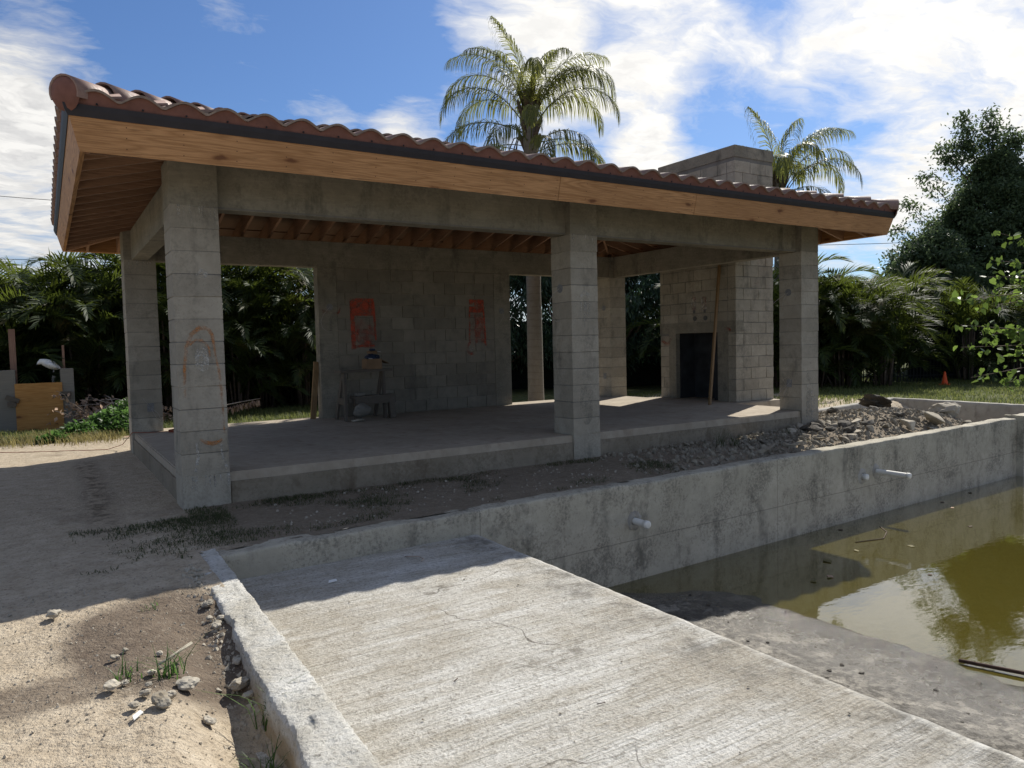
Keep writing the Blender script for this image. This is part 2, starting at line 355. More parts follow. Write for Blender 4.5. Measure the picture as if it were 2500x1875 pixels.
    h = nmath(t, 'ADD', nmath(t, 'MULTIPLY', n2, .8), nmath(t, 'ADD', nmath(t, 'MULTIPLY', n3, .55), nmath(t, 'MULTIPLY', nnoise(t, p, 22, 5, .7), .6)))
    setb(t, b, c, .95, h, 1.0, .035, .15); return m
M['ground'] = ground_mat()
def wood(name, axis, a, bcol, knots=True, old=0.):
    m, t, b = newmat(name); p = pos(t)
    sc = {'x': (.35, 7, 7), 'y': (7, .35, 7), 'z': (7, 7, .35)}[axis]
    ps = scaled(t, p, sc)
    d = nnoise(t, ps, .9, 3, .5)
    rings = nmath(t, 'FRACT', nmath(t, 'MULTIPLY', d, 19.))
    rings = nmath(t, 'POWER', nmath(t, 'ABSOLUTE', nmath(t, 'SUBTRACT', nmath(t, 'MULTIPLY', rings, 2.), 1.)), 1.6)
    fib = nnoise(t, scaled(t, p, tuple(x*6 for x in sc)), 2.5, 4, .6)
    rn = node(t, 'ShaderNodeObjectInfo').outputs['Random']
    c = nmix(t, nramp(t, rings, .0, 1.), bcol, a); c = nmix(t, nramp(t, rn, 0, 1, 0, .6), c, tuple(x*.68 for x in bcol))
    c = nmix(t, nramp(t, fib, .45, .75, 0, .55), c, tuple(x*.55 for x in a))
    c = nmix(t, nramp(t, nnoise(t, p, .9, 3), .4, .7, 0, .5), c, tuple(x*.8 for x in a))
    if knots:
        sp_ = node(t, 'ShaderNodeSeparateXYZ', {0: p}); ax_ = sp_.outputs[{'x': 0, 'y': 1, 'z': 2}[axis]]
        wv = nnoise(t, p, 7, 3)
        cv = node(t, 'ShaderNodeCombineXYZ', {0: nmath(t, 'ADD', nmath(t, 'MULTIPLY', ax_, 1.15), nmath(t, 'MULTIPLY', wv, .1)), 1: nmath(t, 'ADD', nmath(t, 'MULTIPLY', sp_.outputs[2 if axis != 'z' else 0], 3.4), nmath(t, 'MULTIPLY', wv, .2)), 2: 0.}).outputs[0]
        vs = node(t, 'ShaderNodeTexVoronoi', {'Vector': cv, 'Scale': 1., 'Randomness': 1.}, voronoi_dimensions='2D')
        c = nmix(t, nramp(t, vs.outputs[0], .085, .035, 0, .9), c, (.09, .03, .012))
        c = nmix(t, nramp(t, vs.outputs[0], .20, .07, 0, .35), c, (.22, .09, .03))
        sm = nramp(t, nnoise(t, scaled(t, p, {'x': (1.5, 9, 9), 'y': (9, 1.5, 9), 'z': (9, 9, 1.5)}[axis]), 1.4, 8, .7), .60, .74, 0, .55)
        c = nmix(t, sm, c, (.10, .06, .03))
    if old: c = nmix(t, old, c, (.16, .15, .13))
    setb(t, b, c, .62, nmath(t, 'ADD', rings, fib), .18, .003, .3); return m
M['pineX'] = wood('pine_front', 'x', (.34, .165, .062), (.57, .31, .138))
M['pineY'] = wood('pine_side', 'y', (.34, .165, .062), (.57, .31, .138))
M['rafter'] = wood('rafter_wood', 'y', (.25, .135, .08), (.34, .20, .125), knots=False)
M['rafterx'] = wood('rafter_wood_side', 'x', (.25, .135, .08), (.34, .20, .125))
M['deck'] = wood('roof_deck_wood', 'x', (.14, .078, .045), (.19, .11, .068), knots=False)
M['stud'] = wood('stud_wood', 'z', (.21, .125, .055), (.28, .18, .085), knots=False)
M['ply'] = wood('orange_plywood', 'x', (.40, .19, .05), (.52, .28, .09))
M['oldply'] = wood('weathered_plywood', 'x', (.20, .19, .165), (.30, .285, .25), knots=False, old=.5)
M['oldwood'] = wood('weathered_lumber', 'x', (.075, .055, .04), (.12, .095, .07), knots=False, old=.3)
M['redwood'] = wood('reddish_stake', 'z', (.22, .12, .085), (.32, .20, .14), knots=False)
def tile_mat():
    m, t, b = newmat('clay_tile'); p = pos(t); r = node(t, 'ShaderNodeObjectInfo').outputs['Random']
    n = nnoise(t, p, 4, 6, .6); f = nnoise(t, p, 40, 5, .6)
    c = nmix(t, nramp(t, n, .35, .65), (.19, .105, .08), (.27, .18, .145))
    c = nmix(t, nramp(t, r, 0, 1, 0, .8), c, (.26, .17, .135))
    c = nmix(t, nramp(t, f, .55, .72, 0, .5), c, (.13, .06, .045))
    c = nmix(t, nramp(t, n, .60, .75, 0, .35), c, (.42, .33, .27))
    setb(t, b, c, nramp(t, f, .3, .7, .5, .75), nmath(t, 'ADD', n, f), .2, .004, .5); return m
M['tile'] = tile_mat()
M['tile_edge'] = flat('clay_tile_edge', (.24, .19, .16), .8, .25, 15)
M['closure'] = flat('red_closure', (.175, .078, .058), .7, .18, 12)
M['drip'] = flat('dark_drip_edge', (.028, .026, .032), .55, .15, 9)
M['dark'] = flat('black_lining', (.03, .032, .036), .9, .4, 5)  # near-black colour of the firebox lining
M['firebrick'] = concrete('firebox_block', (.10, .10, .10), (.15, .15, .15), stain_amt=.6, rnd=.2)
M['black'] = flat('black_paint', (.012, .013, .014), .6, .2)
M['backdrop'] = flat('shade_backdrop', (.008, .011, .010), .95, .4, 6)  # near-black sheet colour standing for the shade behind the hedge
M['pvc'] = flat('white_pvc', (.70, .69, .64), .45, .08, 10)
M['metalbox'] = flat('grey_box', (.20, .20, .20), .5, .2)
M['wire'] = flat('wire', (.35, .33, .30), .5, .1)
M['rust'] = flat('rusty_bar', (.06, .035, .025), .8, .4, 30)
M['stone'] = concrete('limestone', (.36, .32, .255), (.54, .495, .415), stain=(.22, .17, .11), stain_amt=.7, pores=.7, rnd=.25, scale=4)
M['rubble'] = concrete('rubble_concrete', (.29, .25, .195), (.47, .425, .345), stain=(.16, .12, .085), stain_amt=.8, pores=.6, rnd=.5, scale=3)
M['darkclod'] = concrete('dark_clod', (.075, .068, .058), (.14, .125, .105), stain=(.06, .045, .035), stain_amt=.6, rnd=.2, scale=4)
M['gravel'] = concrete('gravel', (.30, .26, .20), (.46, .42, .35), stain=(.2, .16, .11), stain_amt=.6, scale=6)
M['cone'] = flat('orange_cone', (.75, .10, .02), .5, .1)
M['cord'] = flat('orange_cord', (.24, .06, .03), .6, .1)
M['cardboard'] = flat('cardboard', (.20, .13, .075), .85, .15, 8)
M['paper'] = flat('white_paper', (.7, .7, .68), .7, .08)
M['bluebag'] = flat('dark_blue_plastic', (.02, .035, .07), .4, .3)
M['deadleaf'] = flat('dead_leaf', (.38, .26, .18), .8, .5, 9)
M['twig'] = flat('grey_twig', (.40, .33, .27), .85, .3, 12)
M['bark'] = flat('dark_bark', (.10, .075, .055), .9, .4, 14)
def palmtrunk():
    m, t, b = newmat('palm_bark'); p = pos(t)
    z = node(t, 'ShaderNodeSeparateXYZ', {0: p}).outputs[2]
    rg = nmath(t, 'FRACT', nmath(t, 'ADD', nmath(t, 'MULTIPLY', z, 7.), nmath(t, 'MULTIPLY', nnoise(t, p, 3, 4), .8)))
    c = nmix(t, nnoise(t, p, 9, 6, .7), (.12, .105, .085), (.27, .25, .215)); c = nmix(t, nramp(t, rg, .85, .98, 0, .6), c, (.12, .10, .08))
    c = nmix(t, nramp(t, nnoise(t, p, 2.5, 5, .7), .55, .7, 0, .6), c, (.11, .095, .08))
    setb(t, b, c, .9, nmath(t, 'ADD', rg, nnoise(t, p, 30, 4)), .5, .01); return m
M['palmtrunk'] = palmtrunk()
def leafmat(name, a, bcol, trans=.35, rough=.45, tcol=None, sc=3., brown=None):
    m, t, b = newmat(name); p = pos(t)
    rr = node(t, 'ShaderNodeNewGeometry').outputs['Random Per Island']
    c = nmix(t, rr, a, bcol); c = nmix(t, nramp(t, nnoise(t, p, sc, 3), .35, .65, 0, .5), c, tuple(x*.65 for x in a))
    if brown: c = nmix(t, nramp(t, nnoise(t, p, 1.1, 4, .7), .56, .70, 0, .8), c, brown)
    setb(t, b, c, rough, spec=.3)
    tc = nmix(t, rr, tcol or tuple(min(1, x*1.6) for x in a), tuple(min(1, x*2.) for x in (tcol or bcol)))
    tl = node(t, 'ShaderNodeBsdfTranslucent', {'Color': tc})
    mx = node(t, 'ShaderNodeMixShader', {0: trans, 1: b.outputs[0], 2: tl.outputs[0]})
    t.links.new(mx.outputs[0], t.nodes['Material Output'].inputs[0]); return m
M['areca'] = leafmat('areca_leaf', (.020, .037, .011), (.052, .076, .018), .30, .6, (.10, .13, .02), brown=(.12, .085, .03))
M['queen'] = leafmat('queen_palm_leaf', (.085, .105, .035), (.15, .165, .055), .45, .45, (.20, .21, .045))
M['tree'] = leafmat('tree_leaf', (.055, .085, .038), (.10, .135, .06), .36, .5)
M['mango'] = leafmat('dark_leaf', (.022, .045, .026), (.04, .075, .04), .2, .35)
M['bright'] = leafmat('bright_leaf', (.06, .105, .024), (.11, .16, .04), .42, .4, (.12, .18, .035))
M['weed'] = leafmat('weed_leaf', (.05, .10, .025), (.09, .17, .04), .4, .45)
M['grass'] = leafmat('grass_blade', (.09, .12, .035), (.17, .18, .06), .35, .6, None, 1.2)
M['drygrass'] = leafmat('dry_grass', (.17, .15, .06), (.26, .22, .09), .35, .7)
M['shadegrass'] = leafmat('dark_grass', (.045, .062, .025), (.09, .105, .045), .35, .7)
def paint_mat(name, col, lo, hi, sc=9, aniso=(1, 1, 1)):
    m, t, b = newmat(name); p = pos(t)
    setb(t, b, col, .7)
    al = nramp(t, nmath(t, 'ADD', nmath(t, 'MULTIPLY', nnoise(t, scaled(t, p, aniso), sc, 6, .65), .7), nmath(t, 'MULTIPLY', nnoise(t, p, 90, 3), .3)), lo, hi)
    tr = node(t, 'ShaderNodeBsdfTransparent')
    mx = node(t, 'ShaderNodeMixShader', {0: al, 1: tr.outputs[0], 2: b.outputs[0]})
    t.links.new(mx.outputs[0], t.nodes['Material Output'].inputs[0]); return m
M['redpaint'] = paint_mat('red_spray', (.42, .07, .035), .35, .60)
M['redthin'] = paint_mat('thin_red_spray', (.40, .075, .045), .47, .70, 7)
M['orange'] = paint_mat('orange_spray', (.50, .20, .055), .40, .74)
M['smear'] = paint_mat('mortar_smear', (.50, .48, .43), .43, .62, 18)
M['smear2'] = paint_mat('grey_patch', (.27, .25, .205), .48, .75, 4)
# ------------------------------------------------------------------ ground
def yw(x): return -1.74 + .035*x          # line of the pool wall's water side
def sst(a, b, x):
    t = min(1, max(0, (x-a)/(b-a))); return t*t*(3-2*t)
WATER_Z = -1.28
def gz(x, y):
    z = -.297
    z += .030*fbm(x, y, 0, 3, .55)
    if -4 < x < 14 and -8 < y < 10: z += .016*fbm(x, y, 3., 4, 3.2) + (.030 if y < -1.5 else .010)*fbm(x, y, 7., 4, 9.)
    if y < -2.2 and x < .1:                                   # washed-out trench beside the curb
        z -= (.10 + .16*sst(-3.2, -4.6, y))*sst(-2.2, -3.4, y)*math.exp(-((x+.36)/.17)**2)
    if x > 4 and y < 1.6:
        k = sst(4.3, 6.2, x)*sst(13.0, 12.0, x)*sst(1.6, 1.0, y)
        z += k*(.05*fbm(x, y, 1.5, 4, 2.2) + .015)
        z += .17*math.exp(-((x-10.5)/1.7)**2 - ((y+.15)/.85)**2)
        w = sst(yw(x)+.62, yw(x)+.2, y)*sst(-.2, 1., x); z = z*(1-w) + min(z, -.335)*w
    if 11.6 < x < 14.7 and y < 1.95:                           # hollow inside the unfinished basin
        k = sst(11.7, 12.7, x + .8*max(0, -y)*.3)*sst(1.95, .9, y)
        z -= k*.62
    return z
def lines(segs):
    out = []
    for a, b, st in segs:
        n = max(1, int(round((b-a)/st))); out += [a + (b-a)*i/n for i in range(n)]
    return out + [segs[-1][1]]
def make_ground():
    xs = lines([(-300, -60, 60), (-60, -12, 8), (-12, -3, .9), (-3, -.05, .045), (-.05, 13, .10), (13, 18, .3), (18, 40, 2), (40, 400, 60)])
    ys = lines([(-300, -30, 60), (-30, -8.2, 4), (-8.2, -5.6, .2), (-5.6, -1.3, .045), (-1.3, 2.2, .09), (2.2, 10, .2), (10, 20, 1.2), (20, 60, 8), (60, 500, 80)])
    idx = -np.ones((len(xs), len(ys)), int); V = []; F = []
    for i in range(len(xs)-1):
        for j in range(len(ys)-1):
            cx = (xs[i]+xs[i+1])/2; cy_ = (ys[j]+ys[j+1])/2
            if -.13 - .022*min(0, cy_+1.7)*-1 < cx < 17.5 and -7.4 < cy_ < yw(min(cx, 13)) + .12: continue
            if .1 < cx < 9.1 and .1 < cy_ < 4.8: continue
            q = []
            for a, b in ((i, j), (i+1, j), (i+1, j+1), (i, j+1)):
                if idx[a, b] < 0:
                    idx[a, b] = len(V); V.append((xs[a], ys[b], gz(xs[a], ys[b])))
                q.append(idx[a, b])
            F.append(q)
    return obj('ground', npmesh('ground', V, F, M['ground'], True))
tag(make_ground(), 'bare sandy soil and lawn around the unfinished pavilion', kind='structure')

# ------------------------------------------------------------------ pavilion
PAV = thing('pavilion', 'unfinished open concrete block pavilion with timber hip roof and clay tiles', 'pavilion', (0, 0, -.3))
CWD = .406; CH = .2032; BT = 2.4384; BTOP = 2.85
def rough_slab():
    m = MB(); m.box(.03, .03, -.6, 9.165, 4.9, 0.0); m.box(9.165, 1.62, -.6, 10.46, 3.86, -.002)
    bm = bmesh.new(); me = m.mesh('slab', M['slab']); bm.from_mesh(me)
    bmesh.ops.bevel(bm, geom=bm.edges[:], offset=.012, segments=2, affect='EDGES'); bm.to_mesh(me); bm.free(); return me
slab = obj('slab', rough_slab(), PAV)
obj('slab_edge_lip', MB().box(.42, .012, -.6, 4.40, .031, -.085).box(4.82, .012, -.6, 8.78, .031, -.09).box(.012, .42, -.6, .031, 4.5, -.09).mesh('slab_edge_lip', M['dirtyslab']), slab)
def column(x, y, low):
    m = MB(); e = .006
    m.box(x-.002, y-.002, low, x+CWD+.002, y+CWD+.002, .002)                        # cast foot
    c = obj('column', m.mesh('column', M['block']), PAV)
    obj('cast_head', MB().box(x, y, BT-.001, x+CWD, y+CWD, BTOP-.003).mesh('cast_head', M['beam']), c)
    obj('mortar_core', MB().box(x+e, y+e, -.01, x+CWD-e, y+CWD-e, BT+.01).mesh('mortar_core', M['mortar']), c)      # seen in the joints
    rs = random.Random(int(x*100+y*7))
    for i in range(12):
        me = bevbox('block', CWD, CWD, CH-.007, .003, M['block'])
        o = obj('block', me, c, (x+CWD/2+rs.uniform(-.002, .002), y+CWD/2+rs.uniform(-.002, .002), (i+.5)*CH), (0, 0, rs.uniform(-.005, .005)))
    return c
CPOS = {'A': (0, 0), 'B': (4.408, 0), 'D': (8.785, 0), 'E': (.0, 4.50), 'C': (8.785, 4.50)}
COLS = {k: column(*v, -.6) for k, v in CPOS.items()}
def beam(x0, y0, x1, y1, b0=BT, b1=BTOP):
    me = MB().box(x0, y0, b0, x1, y1, b1).mesh('beam', M['beam']); bm = bmesh.new(); bm.from_mesh(me)
    bmesh.ops.bevel(bm, geom=bm.edges[:], offset=.006, segments=1, affect='EDGES'); bm.to_mesh(me); bm.free()
    return obj('tie_beam', me, PAV)
b1 = beam(.40, .10, 4.414, .306); b2 = beam(4.808, .10, 8.791, .306)
beam(.10, .40, .306, 4.506); beam(8.885, .40, 9.091, 4.506); rb = beam(.40, 4.53, 8.791, 4.73)
# narrow cement ledge left by the formwork along the beams
for p, a in ((b1, (.41, 4.40)), (b2, (4.82, 8.78))):
    obj('form_lip', MB().box(a[0], .094, BT+.004, a[1], .1, BT+.02).mesh('form_lip', M['mortar']), p)
# rear wall of block between two cast ties
WX0, WX1, LX, RX = 2.754, 6.388, 3.06, 6.043
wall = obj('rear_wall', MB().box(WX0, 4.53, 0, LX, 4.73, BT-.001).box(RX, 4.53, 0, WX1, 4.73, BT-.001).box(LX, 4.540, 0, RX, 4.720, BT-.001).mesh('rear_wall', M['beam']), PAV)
rs = random.Random(5)
for i in range(12):
    x = LX - (.2 if i % 2 else 0) - .07
    while x < RX - .03:
        a = max(x, LX); b = min(x+.4064, RX)
        if b-a > .03:
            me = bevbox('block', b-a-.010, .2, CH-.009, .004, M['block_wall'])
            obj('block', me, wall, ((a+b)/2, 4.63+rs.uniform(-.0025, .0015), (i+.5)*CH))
        x += .4064
# ---- roof
PT = .25; TH = math.atan(PT); ct, stn = math.cos(TH), math.sin(TH)
X0, X1, Y0, Y1 = -.66, 9.85, -.66, 5.60
RUN = (Y1-Y0)/2; ZE = BTOP + PT*(-.66-.1)      # underside of the rafters at the eave
roof = obj('roof', None, PAV)
def prof(s, n):                                  # slope coordinates -> plan inset, height
    return s*ct - n*stn, ZE + s*stn + n*ct
def sweep(side, pts, c0=None, c1=None):
    """profile (s,n) swept along one eave, mitred at the corners or cut square at c0/c1"""
    vs = []
    for end in (0, 1):
        for s_, n_ in pts:
            d, z = prof(s_, n_)
            lo, hi = {'f': (X0+d, X1-d), 'b': (X0+d, X1-d), 'l': (Y0+d, Y1-d), 'r': (Y0+d, Y1-d)}[side]
            a = (lo if c0 is None else max(c0, lo)) if end == 0 else (hi if c1 is None else c1)
            vs.append({'f': (a, Y0+d, z), 'b': (a, Y1-d, z), 'l': (X0+d, a, z), 'r': (X1-d, a, z)}[side])
    k = len(pts)
    fs = [(i, (i+1) % k, k+(i+1) % k, k+i) for i in range(k)] + [tuple(range(k))[::-1], tuple(range(k, 2*k))]
    return MB().add(vs, fs)
FP = [(-.038, 0), (0, 0), (0, .275), (-.038, .275)]
for a, b in ((None, 3.724), (3.730, 5.762), (5.768, None)): obj('fascia_board', sweep('f', FP, a, b).mesh('fascia_board', M['pineX']), roof)
nails = MB()
for q in range(27):
    for n_ in (.05, .13, .21):
        d_, z_ = prof(-.0385, n_); a_ = -.38+.4064*q; nails.tube([(a_, Y0+d_+.002, z_), (a_, Y0+d_-.001, z_)], .0045, 6)
obj('nail_heads', nails.mesh('nail_heads', M['rust']), roof)
for sd, mt in (('l', 'pineY'), ('r', 'pineY'), ('b', 'pineX')): obj('fascia_board', sweep(sd, FP).mesh('fascia_board', M[mt]), roof)
DP = [(-.045, .250), (-.039, .250), (-.039, .332), (.05, .332), (.05, .338), (-.055, .338), (-.055, .30)]
for sd in 'flrb': obj('drip_edge', sweep(sd, DP).mesh('drip_edge', M['drip']), roof)
def rafter_mesh(c, side):
    if side in 'fb': L_ = min(c-X0, X1-c, RUN)
    else: L_ = min(c-Y0, Y1-c, RUN)
    L_ -= .02
    if L_ < .12: return None
    w = .019; vs = []
    for s in (-1, 1):
        for d, top in ((.0, 0), (L_, 0), (L_, 1), (-.0, 1)):
            z = ZE + d*PT + (.242 if top else 0); dd = d - (.055 if top and d == 0 else 0); z -= .014 if (top and d == 0) else 0
            if side == 'f': vs.append((c+s*w, Y0+dd, z))
            if side == 'b': vs.append((c+s*w, Y1-dd, z))
            if side == 'l': vs.append((X0+dd, c+s*w, z))
            if side == 'r': vs.append((X1-dd, c+s*w, z))
    return MB().add(vs, [(0,1,2,3),(7,6,5,4),(0,4,5,1),(1,5,6,2),(2,6,7,3),(3,7,4,0)])
for side in 'fblr':
    c = (X0 if side in 'fb' else Y0) + .28
    while c < (X1 if side in 'fb' else Y1) - .2:
        m = rafter_mesh(c, side)
        if m: obj('rafter', m.mesh('rafter', M['rafter' if side in 'fb' else 'rafterx']), roof)
        c += .4064
for cx, cy_, sx, sy in ((X0, Y0, 1, 1), (X1, Y0, -1, 1), (X0, Y1, 1, -1), (X1, Y1, -1, -1)):
    a = Vector((cx, cy_, ZE+.11)); b = Vector((cx+sx*RUN, cy_+sy*RUN, ZE+RUN*PT+.11))
    obj('hip_rafter', MB().bar(a, b, .04, .24).mesh('hip_rafter', M['rafterx']), roof)
obj('ridge_board', MB().box(X0+RUN, Y0+RUN-.02, ZE+RUN*PT-.03, X1-RUN, Y0+RUN+.02, ZE+RUN*PT+.22).mesh('ridge_board', M['rafterx']), roof)
def hipshell(n0, n1, s0):
    m = MB(); r = []
    for n in (n0, n1):
        d, z = prof(s0, n); zr = ZE + RUN*PT + n/ct
        r += [(X0+d, Y0+d, z), (X1-d, Y0+d, z), (X1-d, Y1-d, z), (X0+d, Y1-d, z), (X0+RUN, Y0+RUN, zr), (X1-RUN, Y0+RUN, zr)]
    t = [(0,1,5,4), (1,2,5), (2,3,4,5), (3,0,4)]
    fs = [tuple(i+6 for i in f) for f in t] + [f[::-1] for f in t] + [(i, (i+1) % 4, (i+1) % 4+6, i+6)[::-1] for i in range(4)]
    return m.add(r, fs)
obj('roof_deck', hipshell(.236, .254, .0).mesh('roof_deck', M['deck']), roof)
obj('light_seal', hipshell(.256, .331, -.03).mesh('light_seal', M['drip']), roof)  # hidden filler shell added above the deck to stop light leaking through
# plank seams of the deck seen from below
for sd in ('f', 'b', 'l'):
    for k in range(1, 5):
        s_ = k*.62
        d, z = prof(s_, .233)
        if sd in 'fb':
            y = Y0+d if sd == 'f' else Y1-d
            obj('deck_batten', MB().box(X0+d+.1, y-.02, z-.006, X1-d-.1, y+.02, z+.006).mesh('deck_batten', M['deck']), roof)
# tiles
TW, TL, EXP_ = .31, .43, .37
def tprof(u):                                    # height of the S profile across one tile
    c = math.cos(2*math.pi*u/TW); return .070*(.5+.5*c)**.62
def tile_mesh():
    us = [-.5*TW-.012 + (TW+.024)*i/12 for i in range(13)]; vs = []; fs = []
    for s, lift in ((0, .034), (TL, .0)):
        for top in (1, 0):
            vs += [(u, s, tprof(u)+lift+(.017 if top else 0)) for u in us]
    k = 13
    for i in range(12):
        fs += [(i, i+1, 2*k+i+1, 2*k+i), (k+i+1, k+i, 3*k+i, 3*k+i+1), (i+1, i, k+i, k+i+1), (2*k+i, 2*k+i+1, 3*k+i+1, 3*k+i)]
    fs += [(0, 2*k, 3*k, k), (12, k+12, 3*k+12, 2*k+12)]
    return MB().add(vs, fs)
TM = tile_mesh(); tmesh = TM.mesh('tile', M['tile'])
TSM = [i < 48 and i % 4 < 2 for i in range(len(TM.f))]; tmesh.polygons.foreach_set('use_smooth', TSM); tmesh.materials.append(M['tile_edge']); TMI = [1 if i < 48 and i % 4 == 2 else 0 for i in range(len(TM.f))]; tmesh.polygons.foreach_set('material_index', TMI)
FR = {'f': (Vector((1, 0, 0)), Vector((0, ct, stn)), Vector((0, -stn, ct))), 'l': (Vector((0, -1, 0)), Vector((ct, 0, stn)), Vector((-stn, 0, ct))),
      'r': (Vector((0, 1, 0)), Vector((-ct, 0, stn)), Vector((stn, 0, ct))), 'b': (Vector((-1, 0, 0)), Vector((0, -ct, stn)), Vector((0, stn, ct)))}
NT = .338; spots = []
for side in 'flrb':
    u, s, n = FR[side]
    for r in range(9):
        s0 = -.062 + r*EXP_; d, z = prof(s0, NT); dm, _ = prof(s0+.18, NT)
        lo, hi = (X0, X1) if side in 'fb' else (Y0, Y1)
        c = -.58 if side in 'fb' else -.55
        while c < hi:
            if lo+dm-.04 < c < hi-dm+.04:
                p = {'f': (c, Y0+d, z), 'b': (c, Y1-d, z), 'l': (X0+d, c, z), 'r': (X1-d, c, z)}[side]
                spots.append((side, r, Matrix((u, s, n)).transposed().to_4x4(), Vector(p)))
            c += TW
key = lambda q: (0 if q[0] == 'f' else 1 if (q[0] == 'l' and q[1] < 3) else 2 if (q[0] == 'r' and q[1] < 2) else 3)
spots.sort(key=key); rs = random.Random(3); rest = MB()
for i, (side, r, m, p) in enumerate(spots):
    if i < 290 and key((side, r)) < 3:
        o = obj('roof_tile', tmesh, roof)
        o.matrix_basis = Matrix.Translation(p + Vector((0, 0, rs.uniform(-.002, .003)))) @ m @ Matrix.Rotation(rs.uniform(-.012, .012), 4, 'Z')
    else:
        mm = Matrix.Translation(p) @ m
        rest.add([mm @ Vector(v) for v in TM.v], TM.f)
rme = rest.mesh('roof_tile_field', M['tile']); rme.polygons.foreach_set('use_smooth', TSM*(len(rest.f)//len(TM.f))); rme.materials.append(M['tile_edge']); rme.polygons.foreach_set('material_index', TMI*(len(rest.f)//len(TM.f)))
tag(obj('roof_tile_field', rme, roof), kind='stuff')
# red closure under the first row of tiles
for side in 'flrb':
    u, s, n = FR[side]; lo, hi = (X0, X1) if side in 'fb' else (Y0, Y1)
    vs = []; fs = []; d, z = prof(-.035, .338); c0 = -.58 if side in 'fb' else -.55; nseg = 420
    for i in range(nseg+1):
        a = lo+d+.01 + (hi-lo-2*d-.02)*i/nseg
        h = tprof(((a-c0)+TW/2) % TW - TW/2) + NT + .030
        for nn in (.338, h):
            dd, zz = prof(-.040, nn)
            vs.append({'f': (a, Y0+dd, zz), 'b': (a, Y1-dd, zz), 'l': (X0+dd, a, zz), 'r': (X1-dd, a, zz)}[side])
        if i: fs.append((2*i-2, 2*i, 2*i+1, 2*i-1))
    k = len(vs); vs2 = vs + [tuple(Vector(v) + s*.03) for v in vs]
    fs2 = fs + [tuple(j+k for j in f[::-1]) for f in fs]
    cl = obj('eave_closure', mkmesh('eave_closure', vs2, fs2, M['closure']), roof)
    # weep holes
    if side == 'f':
        for q in range(34):
            a = c0 + q*TW + TW*.02
            dd, zz = prof(-.046, .352)
            obj('weep_hole', MB().tube([(a, Y0+dd+.004, zz), (a, Y0+dd-.0008, zz)], .008, 8).mesh('weep_hole', M['black']), cl)
# hip and ridge caps
def barrel(L_, r0, r1):
    vs = []; fs = []; n = 12
    for s, r in ((0, r0), (L_, r1)):
        for th in (r, r-.013):
            vs += [(th*math.sin(a), s, th*math.cos(a)*1.0) for a in [R(-112)+R(224)*i/n for i in range(n+1)]]
    k = n+1
    for i in range(n):
        fs += [(i, i+1, 2*k+i+1, 2*k+i), (k+i+1, k+i, 3*k+i, 3*k+i+1), (i+1, i, k+i, k+i+1), (2*k+i, 2*k+i+1, 3*k+i+1, 3*k+i)]
    me = MB().add(vs, fs).mesh('cap_tile', M['tile']); me.polygons.foreach_set('use_smooth', [i % 4 < 2 for i in range(len(fs))]); return me
cap = barrel(.46, .127, .104)
def caprow(a, b, first):
    a = Vector(a); b = Vector(b); d = (b-a).normalized(); up = Vector((0, 0, 1)); up = (up - d*up.dot(d)).normalized(); x = d.cross(up)
    L_ = (b-a).length; n = int(L_/.375); st = L_/max(1, n)
    m = Matrix((x, d, up)).transposed().to_4x4()
    for i in range(n):
        o = obj('cap_tile', cap, roof)
        o.matrix_basis = Matrix.Translation(a + d*(i*st) + up*random.uniform(.0, .004)) @ m @ Matrix.Rotation(R(-3.2), 4, 'X') @ Matrix.Translation((0, 0, .012))
    if first:
        vs = []; k = 20
        for rr, off in ((.122, .012), (.10, -.008), (.05, -.02), (0.002, -.023)):
            vs += [tuple(a + d*off + x*rr*math.sin(2*math.pi*i/k) + up*rr*math.cos(2*math.pi*i/k)) for i in range(k)]
        fs = [(j*k+i, j*k+(i+1) % k, (j+1)*k+(i+1) % k, (j+1)*k+i) for j in range(3) for i in range(k)] + [tuple(3*k+i for i in range(k))]
        obj('hip_end_cap', mkmesh('hip_end_cap', vs, fs, M['closure'], True), roof)
HN = .395
zr = ZE + RUN*PT + HN/ct
for cx, cy_, sx, sy in ((X0, Y0, 1, 1), (X1, Y0, -1, 1), (X0, Y1, 1, -1), (X1, Y1, -1, -1)):
    d, z = prof(-.028 if sy > 0 else .12, HN)
    caprow((cx+sx*d, cy_+sy*d, z), (cx+sx*RUN, cy_+sy*RUN, zr), sy > 0)
caprow((X0+RUN, Y0+RUN, zr+.02), (X1-RUN, Y0+RUN, zr+.02), False)
# mortar bed filling below the hip caps
for cx, cy_, sx, sy in ((X0, Y0, 1, 1), (X1, Y0, -1, 1), (X0, Y1, 1, -1), (X1, Y1, -1, -1)):
    d, z = prof(.05, HN-.03)
    obj('hip_mortar', MB().bar((cx+sx*d, cy_+sy*d, z), (cx+sx*RUN, cy_+sy*RUN, zr-.03), .19, .08).mesh('hip_mortar', M['closure']), roof)

